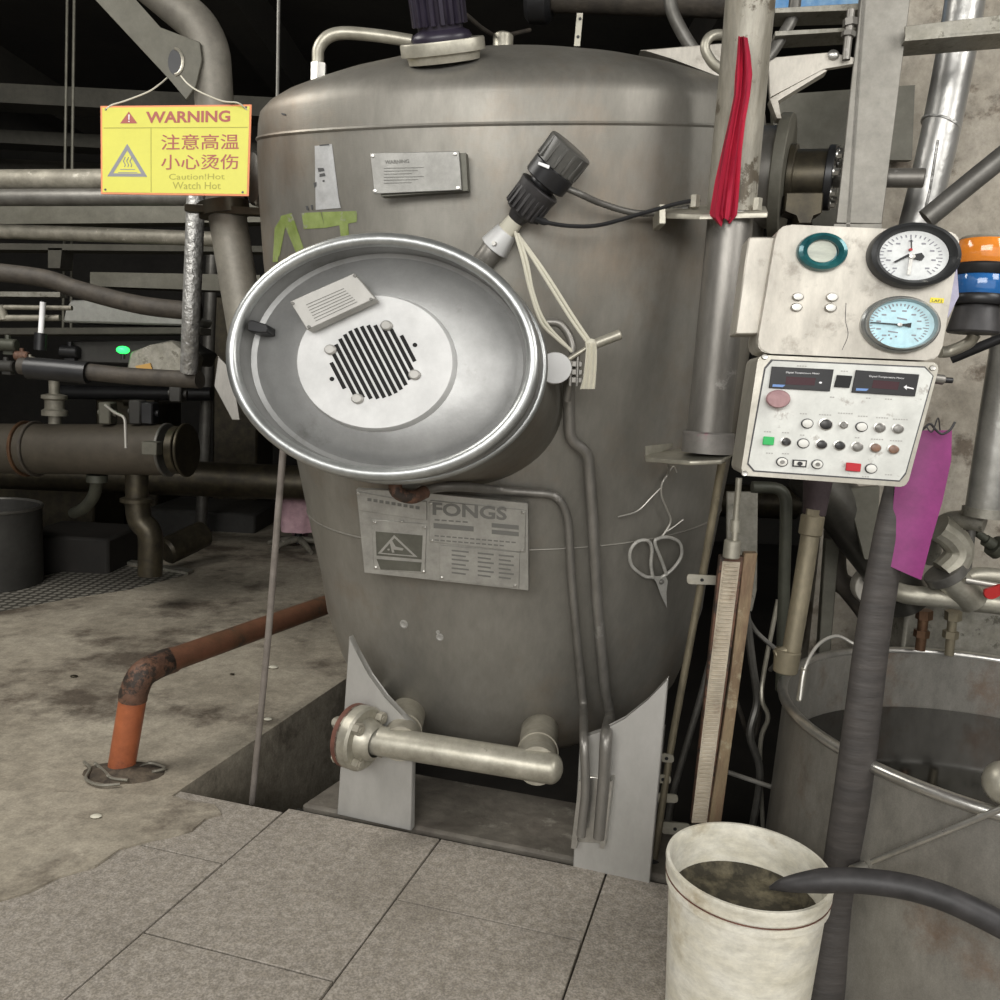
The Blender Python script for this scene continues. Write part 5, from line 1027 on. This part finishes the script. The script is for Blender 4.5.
gl = thing('green_lamp', 'small glowing green indicator lamp among the left pipes', 'lamp', at(124, 356, 4.9)); mb = MB(); p = at(123, 350, 4.9); mb.sphere(p, px(6.5, p), (1, .8, .6)); mesh_obj('lens', mb, M_GLOW, gl); mb = MB(); mb.cyl(p - ZZ * .05, p - ZZ * .015, .012, None, 10); mesh_obj('stem', mb, M_BLACK, gl)
pipe('wrapped_pipe', 'dark wrapped pipe sloping down to the foil pipe at left', 'pipe', [(-500, 262, 4.1), (-100, 268, 4.1), (30, 276, 4.1), (80, 290, 4.1), (140, 305, 4.0), (200, 312, 4.0)], 9, M_DARKPIPE, True, 'dark wrapped pipes at left')
wp_ = thing('wrapped_pipe', 'dark horizontal wrapped pipe with a black muff, meeting the foot of the foil pipe', 'pipe', at(100, 380, 4.1), 'dark wrapped pipes at left')
pipe('tube', None, None, [(20, 366, 4.1), (80, 371, 4.1), (130, 376, 4.1), (200, 380, 4.0)], 8.5, M_DARKPIPE, True, par=wp_)
pipe('insulation_muff', 'black insulation muff', None, [(28, 368, 4.09), (55, 370, 4.09), (88, 373, 4.09)], 11, M_BLACK, seg=18, par=wp_)
pipe('crinkled_pipe', 'shiny crinkled foil pipe dropping vertically below the warning sign', 'pipe', [(197, 165, 3.88), (194, 250, 3.88), (191, 320, 3.88), (189, 371, 3.98)], 9, M_FOIL, seg=22)
pipe('dull_upright', 'dull grey vertical pipe right of the crinkled foil pipe', 'pipe', [(213, 240, 7.3), (208, 360, 7.3), (199, 575, 7.35)], 6, M_GREYPIPE)
pipe('lower_dark_tube', 'black tube just below the lower wrapped pipe', 'pipe', [(60, 392, 7.2), (212, 394, 7.2)], 7, M_BLACK)
# valve clutter at far left
vc = thing('hand_valve', 'small valve with a white upright handle at the far left', 'valve', at(42, 345, 4.6))
mb = MB(); a = at(43, 302, 4.6); mb.cyl(a, at(41, 333, 4.6), px(2.8, a), None, 10); mesh_obj('handle', mb, M_WHITE, vc, 'white handle')
mb = MB(); mb.cyl(at(-20, 307, 4.65), at(72, 308, 4.65), px(2.5, a), None, 10); mb.cyl(at(-20, 318, 4.65), at(60, 318, 4.65), px(3.2, a), None, 10); mb.cyl(at(0, 306, 4.65), at(4, 320, 4.65), px(5, a), None, 10); mesh_obj('twin_tubes', mb, M_PALEPIPE, vc)
mb = MB(); mb.cyl(at(41, 333, 4.62), at(40, 350, 4.62), px(6, a), None, 12); mesh_obj('valve_body', mb, M_BLACK, vc)
rs = random.Random(5)
for k, (x, y, s_, mt, lab) in enumerate(((8, 345, 9, M_MINT, 'greenish pump block at the far left edge'), (22, 356, 7, M_RUST, 'rust-brown fitting beside the greenish pump block'), (30, 360, 5, M_PALEPIPE, 'small pale cap beside the rust-brown fitting'), (6, 366, 8, M_DRUM, 'dark grey block below the greenish pump block'), (70, 352, 9, M_BLACK, 'black knob block behind the white-handled valve'))):
    p = at(x, y, 5.27 if k == 4 else 4.7); r = px(s_, p); mb = MB(); mb.cyl(p - V((r, 0, 0)), p + V((r, .0, 0)), r * .7, None, 14, .006); mb.box(p + V((0, .02, -r * .3)), V((r * .6, 0, 0)), V((0, r * .5, 0)), ZZ * r * .8, .004); mb.cyl(p, p + ZZ * r * 1.1, r * .3, None, 8)
    single('pump_fitting', lab, 'fitting', mb, mt, 'fittings at the far left')
# heat exchanger
hx = thing('heat_exchanger', 'long dark brown horizontal cylinder with flange rings at left', 'heat exchanger', at(90, 480, 5.0))
a = at(-60, 448, 5.1); b = at(168, 450, 4.95); hd = (b - a).normalized(); x_, y_ = perp(hd); mb = MB(); mb.cyl(a, b, px(25.5, b), None, 40); mesh_obj('shell', mb, M_BROWNX, hx)
for xx, r, wd, mt in ((28, 28, 3, M_COPPER), (38, 28, 3, M_DARKPIPE), (168, 27, 3, M_GREYPIPE), (178, 24, 8, M_CAST), (186, 27, 3, M_CAST)):
    c = a.lerp(b, (xx + 60) / 228); mb = MB(); w2 = px(wd, c) / 2; mb.cyl(c - hd * w2, c + hd * w2, px(r, c), None, 40, .004); mesh_obj('flange_ring', mb, mt, hx)
mb = MB(); mb.tube(bend(pts3([(105, 405, 4.75), (115, 413, 4.72), (125, 417, 4.7), (126, 448, 4.7)]), .03), px(1.4, a), 8); mesh_obj('gauge_wire', mb, M_WIRE, hx, 'pale bent wire')
mb = MB(); mb.box(at(152, 448, 4.68), V((px(7, a), 0, 0)), V((0, .04, 0)), ZZ * px(6, a), .004); mesh_obj('type_plate', mb, M_OLIVE, hx)
mb = MB(); c = at(55, 426, 5.05)
mb.lathe(at(55, 424, 5.05), V((1, 0, 0)), V((0, 1, 0)), ZZ, [(px(6, c), 0), (px(6, c), .05), (px(12, c), .05), (px(12, c), .08), (px(9, c), .09), (px(9, c), .14), (px(12, c), .15), (px(12, c), .17), (px(5, c), .18), (px(5, c), .3)], 24); mesh_obj('top_nozzle', mb, M_PALEPIPE, hx)
mb = MB(); mb.lathe(at(137, 500, 5.0), V((1, 0, 0)), V((0, 1, 0)), ZZ, [(px(16, c), -.01), (px(16, c), .01), (px(11, c), .02), (px(11, c), .2)], 24); mb.tube(smoothpath(pts3([(137, 500, 5.0), (140, 520, 5.0), (150, 535, 5.0), (150, 575, 5.0)])), [px(12, c)] * 19, 20); mesh_obj('bottom_leg', mb, M_CAST, hx)
mb = MB(); mb.cyl(at(97, 475, 5.0), at(97, 482, 5.0), px(10, c), None, 20); mb.tube(smoothpath(pts3([(97, 478, 5.0), (94, 495, 5.05), (84, 508, 5.15), (74, 513, 5.3)])), px(6, c), 14); mesh_obj('drain_elbow', mb, M_MINT, hx)
for k, (x, y0, y1, mt, lab) in enumerate(((108, 402, 424, M_OLIVE, 'small square bracket above the brown cylinder'), (138, 400, 424, M_DRUM, 'grey upright block above the brown cylinder'), (150, 402, 424, M_BLACK, 'black valve block above the brown cylinder end'), (178, 385, 402, M_DRUM, 'small grey coupling under the foil pipe foot'))):
    mb = MB(); p = at(x, (y0 + y1) / 2, 4.95); mb.box(p, V((px(6, p), 0, 0)), V((0, .05, 0)), ZZ * px((y1 - y0) / 2, p), .008); mb.cyl(p - V((px(9, p), 0, 0)), p + V((px(9, p), 0, 0)), px(3.5, p), None, 12); single('valve_block', lab, 'valve block', mb, mt, 'blocks above the brown cylinder')
dr = thing('steel_drum', 'dark grey open steel drum at the left edge', 'drum', (at(-14, 540, 5.45).x, 5.45, 0)); dc = V((at(-14, 540, 5.45).x, 5.45, 0)); mb = MB(); zt = at(4, 507, 5.45).z; r = px(50, dc)
mb.lathe(dc, V((1, 0, 0)), V((0, 1, 0)), ZZ, [(0, .01), (r, .01), (r, zt), (r * .93, zt), (r * .93, zt - .1), (0, zt - .1)], 40); mesh_obj('body', mb, M_DRUM, dr)
mb = MB(); mb.tube([dc + V((r * math.cos(k * PI / 24), r * math.sin(k * PI / 24), zt)) for k in range(48)], .012, 8, closed=True); mesh_obj('rim', mb, M_GREYPIPE, dr)
mb = MB(); p = at(84, 545, 6.15); mb.box(p - ZZ * .4, V((.32, 0, 0)), V((0, .3, 0)), ZZ * .52, .02); single('dark_cabinet', 'low dark cabinet between drum and elbow leg', 'cabinet', mb, M_DARKF)
mb = MB(); p = at(215, 512, 8.0); mb.box(p - ZZ * .1, V((.5, 0, 0)), V((0, .4, 0)), ZZ * .17, .02); single('low_bench', 'low dark bench at the far end of the concrete floor', 'bench', mb, M_DRUM)
mb = MB(); mb.cyl(at(165, 552, 6.0), at(205, 533, 6.3), px(14, at(165, 545, 6.0)), None, 24, .02); single('dark_barrel', 'dark barrel lying beyond the concrete floor edge', 'barrel', mb, M_CAST)
mb = MB(); mb.cyl(at(-20, 470, 6.5), at(-20, 470, 6.5) + V((6.5, .6, 0)), .14, None, 20); single('far_duct', 'dark horizontal duct far behind the brown cylinder', 'duct', mb, M_CAST)
for k, (x, y, w2, h2, Y, mt, lab) in enumerate(((60, 500, 50, 30, 7.5, M_CAST, 'dim dark machine far behind the drum'), (140, 420, 30, 20, 8.2, M_CAST, 'dim low machine far behind the brown cylinder'), (245, 330, 22, 30, 8.8, M_CAST, 'dim dark housing behind the slanted column'))):
    p = at(x, y, Y); mb = MB(); hh = px(h2, p); top = p.z + hh; mb.box(V((p.x, p.y, (top - .6) / 2)), V((px(w2, p), 0, 0)), V((0, .3, 0)), ZZ * ((top + .6) / 2), .02); mb.cyl(V((p.x, p.y - .32, top)) , V((p.x + px(w2, p), p.y - .32, top)), .05, None, 12); single('distant_machine', lab, 'machine', mb, mt, 'dim machines far behind')
# grating plate, its pale edge strip
mb = MB(); gp2 = [fz(-80, 640, .003), fz(0, 612, .003), fz(65, 600, .003), fz(130, 590, .003), fz(188, 575, .003), fz(105, 563, .003), fz(0, 586, .003), fz(-80, 606, .003)]
mb.prism(gp2[::-1], ZZ * .004)
mg = bpy.data.materials.new('studded_plate'); mg.use_nodes = True; nt = mg.node_tree; b_ = nt.nodes['Principled BSDF']; b_.inputs['Roughness'].default_value = .55; b_.inputs['Metallic'].default_value = .4
tc = nt.nodes.new('ShaderNodeTexCoord'); vo = nt.nodes.new('ShaderNodeTexVoronoi'); vo.inputs['Scale'].default_value = 17; vo.inputs['Randomness'].default_value = 0; nt.links.new(tc.outputs['Object'], vo.inputs['Vector'])
cr = nt.nodes.new('ShaderNodeMapRange'); cr.inputs[1].default_value = .3; cr.inputs[2].default_value = .42; nt.links.new(vo.outputs[0], cr.inputs[0]); mx = nt.nodes.new('ShaderNodeMix'); mx.data_type = 'RGBA'; nt.links.new(cr.outputs[0], mx.inputs[0]); mx.inputs[6].default_value = srgb('#a39f94'); mx.inputs[7].default_value = srgb('#5c5952'); nt.links.new(mx.outputs[2], b_.inputs['Base Color'])
single('studded_plate', 'studded metal floor plate beside the grey drum', 'floor plate', mb, mg)
mb = MB(); mb.prism([fz(107, 561, .01), fz(112, 559, .01), fz(194, 572, .01), fz(188, 575, .01)], ZZ * .02); single('edge_strip', 'pale metal edge strip behind the studded floor plate', 'strip', mb, M_GALV)
# orange pipe
og = thing('orange_pipe', 'orange and rust-brown handrail-like pipe rising from the concrete floor', 'pipe', fz(122, 768))
mb = MB(); a = fz(121, 770, 0); c1 = at(134, 692, a.y); mb.tube([a, a.lerp(c1, .5), c1], px(13, a), 22); mesh_obj('upright', mb, M_ORANGE, og, 'orange painted upright')
el = at(143, 672, a.y + .02); c2 = at(163, 663, a.y + .12); mb = MB(); mb.tube(smoothpath([c1 - (c1 - a).normalized() * .03, c1, at(141, 676, a.y + .01), at(152, 668, a.y + .06), c2, at(172, 660, a.y + .18)]), px(13.6, a), 20); mesh_obj('elbow', mb, M_RUST, og, 'crusted welded elbow')
e2 = at(340, 600, 4.0); mb = MB(); mb.tube([c2, c2.lerp(e2, .5), e2, e2 + (e2 - c2).normalized() * .5], px(12, c2), 20); mesh_obj('rail', mb, mat('brown_rail_paint', '#6e4a38', '#55402f', .5, .1, 6, bump=.05, bscale=50, c3='#3f3a33', s3=6, t3=.55), og, 'rust-brown sloping rail')
for k, pts in enumerate(([(95, 763), (105, 772), (112, 778), (128, 780)], [(84, 762), (90, 768), (86, 779), (100, 785), (120, 784)], [(135, 770), (150, 763), (165, 768), (152, 772)])):
    P = [fz(x, y, .018) for x, y in pts]; mb = MB(); mb.tube(smoothpath(P, 5), .006, 6); single('scrap_wire', ['bit of scrap wire left of the orange pipe foot', 'longer bent scrap wire in front of the orange pipe foot', 'flat scrap strip right of the orange pipe foot'][k], 'scrap', mb, M_PALEPIPE, 'scraps around the orange pipe foot')
c = fz(124, 774, 0); mb = MB()
mb.lathe(c, V((.16, 0, 0)), V((0, .10, 0)), ZZ, [(1, .002), (.8, .012), (.55, .02), (0, .03)], 18); single('grime_heap', 'dark grime heap around the orange pipe foot', 'debris', mb, mat('grime', '#3a332b', '#5c5245', .9, 0, 30, bump=.8, bscale=30))
for k, (x, y, s_) in enumerate(((273, 667, 4), (96, 816, 4.5), (268, 719, 3.5), (74, 676, 3), (232, 674, 2))):
    p = fz(x, y, .012); mb = MB(); mb.sphere(p, px(s_, p), (1.3, 1, .35), 8); single('litter_scrap', ['crumpled white scrap on the concrete near the leaning rod', 'pale crumb on concrete in front of the orange pipe', 'small white square by the pit edge', 'tiny dark leaf on the concrete left', 'tiny speck on the concrete near the rust-brown rail'][k], 'litter', mb, M_TWINE if k in (0, 1, 2) else M_CAST, 'litter on the concrete')
# stool with pink cloth
stc = fz(298, 549); st_ = thing('swivel_stool', 'stool base with spread feet under a pink cloth, far left of the tank', 'stool', stc)
mb = MB(); hgt = at(298, 497, stc.y).z; mb.cyl(stc + ZZ * .05, stc + ZZ * (hgt - .02), .03, None, 14); mesh_obj('column', mb, M_BLACK, st_)
mb = MB(); mb.cyl(stc + ZZ * (hgt - .04), stc + ZZ * hgt, px(20, stc), None, 32, .01); mesh_obj('seat', mb, M_BLACK, st_)
for k in range(5):
    a = 2 * PI * k / 5 + .3; mb = MB(); d_ = V((math.cos(a), math.sin(a), 0)); mb.tube([stc + ZZ * .09, stc + d_ * px(18, stc) + ZZ * .07, stc + d_ * px(34, stc) + ZZ * .025], [.03, .026, .02], 10); mesh_obj('foot', mb, M_PALEPIPE, st_)
mb = MB(); n = 48; r0 = px(21, stc); prof = [(0, .012), (.7, .012), (1, .008), (1.06, -.03), (1.1, -.12), (1.12, -.22), (1.1, -.34)]
rings = []
for f, h in prof[1:]:
    ring = []
    for k in range(n):
        a = 2 * PI * k / n; wv = 1 + (.05 * math.sin(a * 9) * min(1, -h * 5) if h < 0 else 0); hh = h
        if h < -.2: hh = h * (1.0 + .35 * math.sin(a * 4 + 1)) if -2.6 < a - PI < 1 else h * .8
        ring.append(mb.bm.verts.new(stc + V((r0 * f * wv * math.cos(a), r0 * f * wv * math.sin(a), hgt + hh))))
    rings.append(ring)
mb.bm.faces.new(rings[0])
for a_, b_ in zip(rings, rings[1:]):
    for k in range(n): mb.bm.faces.new((a_[k], b_[k], b_[(k + 1) % n], a_[(k + 1) % n]))
single('pink_cloth', 'pale pink cloth draped over the stool', 'cloth', mb, M_PINKC)

# small things by the panel
mb = MB(); q = PL(at(945, 300, 1.9), V((-.3, -1, .1))); plate(mb, q, [(957, 268), (959, 296), (948, 318), (946, 300)], .004, 0); single('paper_slip', 'folded pale lilac paper slip tucked between panel and beacon', 'paper', mb, mat('lilac_paper', '#b9b6cc', '#a9a6bd', .7, 0, 6))
pl_ = thing('side_plug', 'small black plug sticking out of the panel right edge', 'plug', at(940, 380, 1.84)); mb = MB(); mb.cyl(at(930, 378, 1.84), at(944, 380, 1.84), px(5, at(930, 378, 1.84)), None, 14, .002); mesh_obj('body', mb, M_POLE, pl_); mb = MB(); mb.cyl(at(944, 380, 1.84), at(952, 380.5, 1.84), px(3, at(930, 378, 1.84)), None, 10); mesh_obj('tip', mb, M_BLACK, pl_)
mb = MB(); mb.tube(smoothpath(pts3([(922, 430, 1.90), (930, 424, 1.90), (936, 430, 1.90), (942, 434, 1.9), (950, 430, 1.9), (955, 422, 1.9)])), .0028, 8); mb.tube(smoothpath(pts3([(926, 426, 1.89), (932, 432, 1.885), (938, 418, 1.89), (940, 430, 1.9)])), .0016, 6); single('binder_wire', 'dark twisted wire holding the magenta folder to the panel', 'wire', mb, M_BLACKR)
vi = V((VC.x + .30, VC.y - .50, .60)); mb = MB(); p = at(992, 560, 2.5); mb.sphere(at(1004, 783, 1.75), px(20, at(1004, 783, 1.75)), (1, 1, 1.1), 20)
single('float_ball', 'pale rounded ball hanging inside the vat at the right edge', 'ball', mb, M_PAINTSIL)
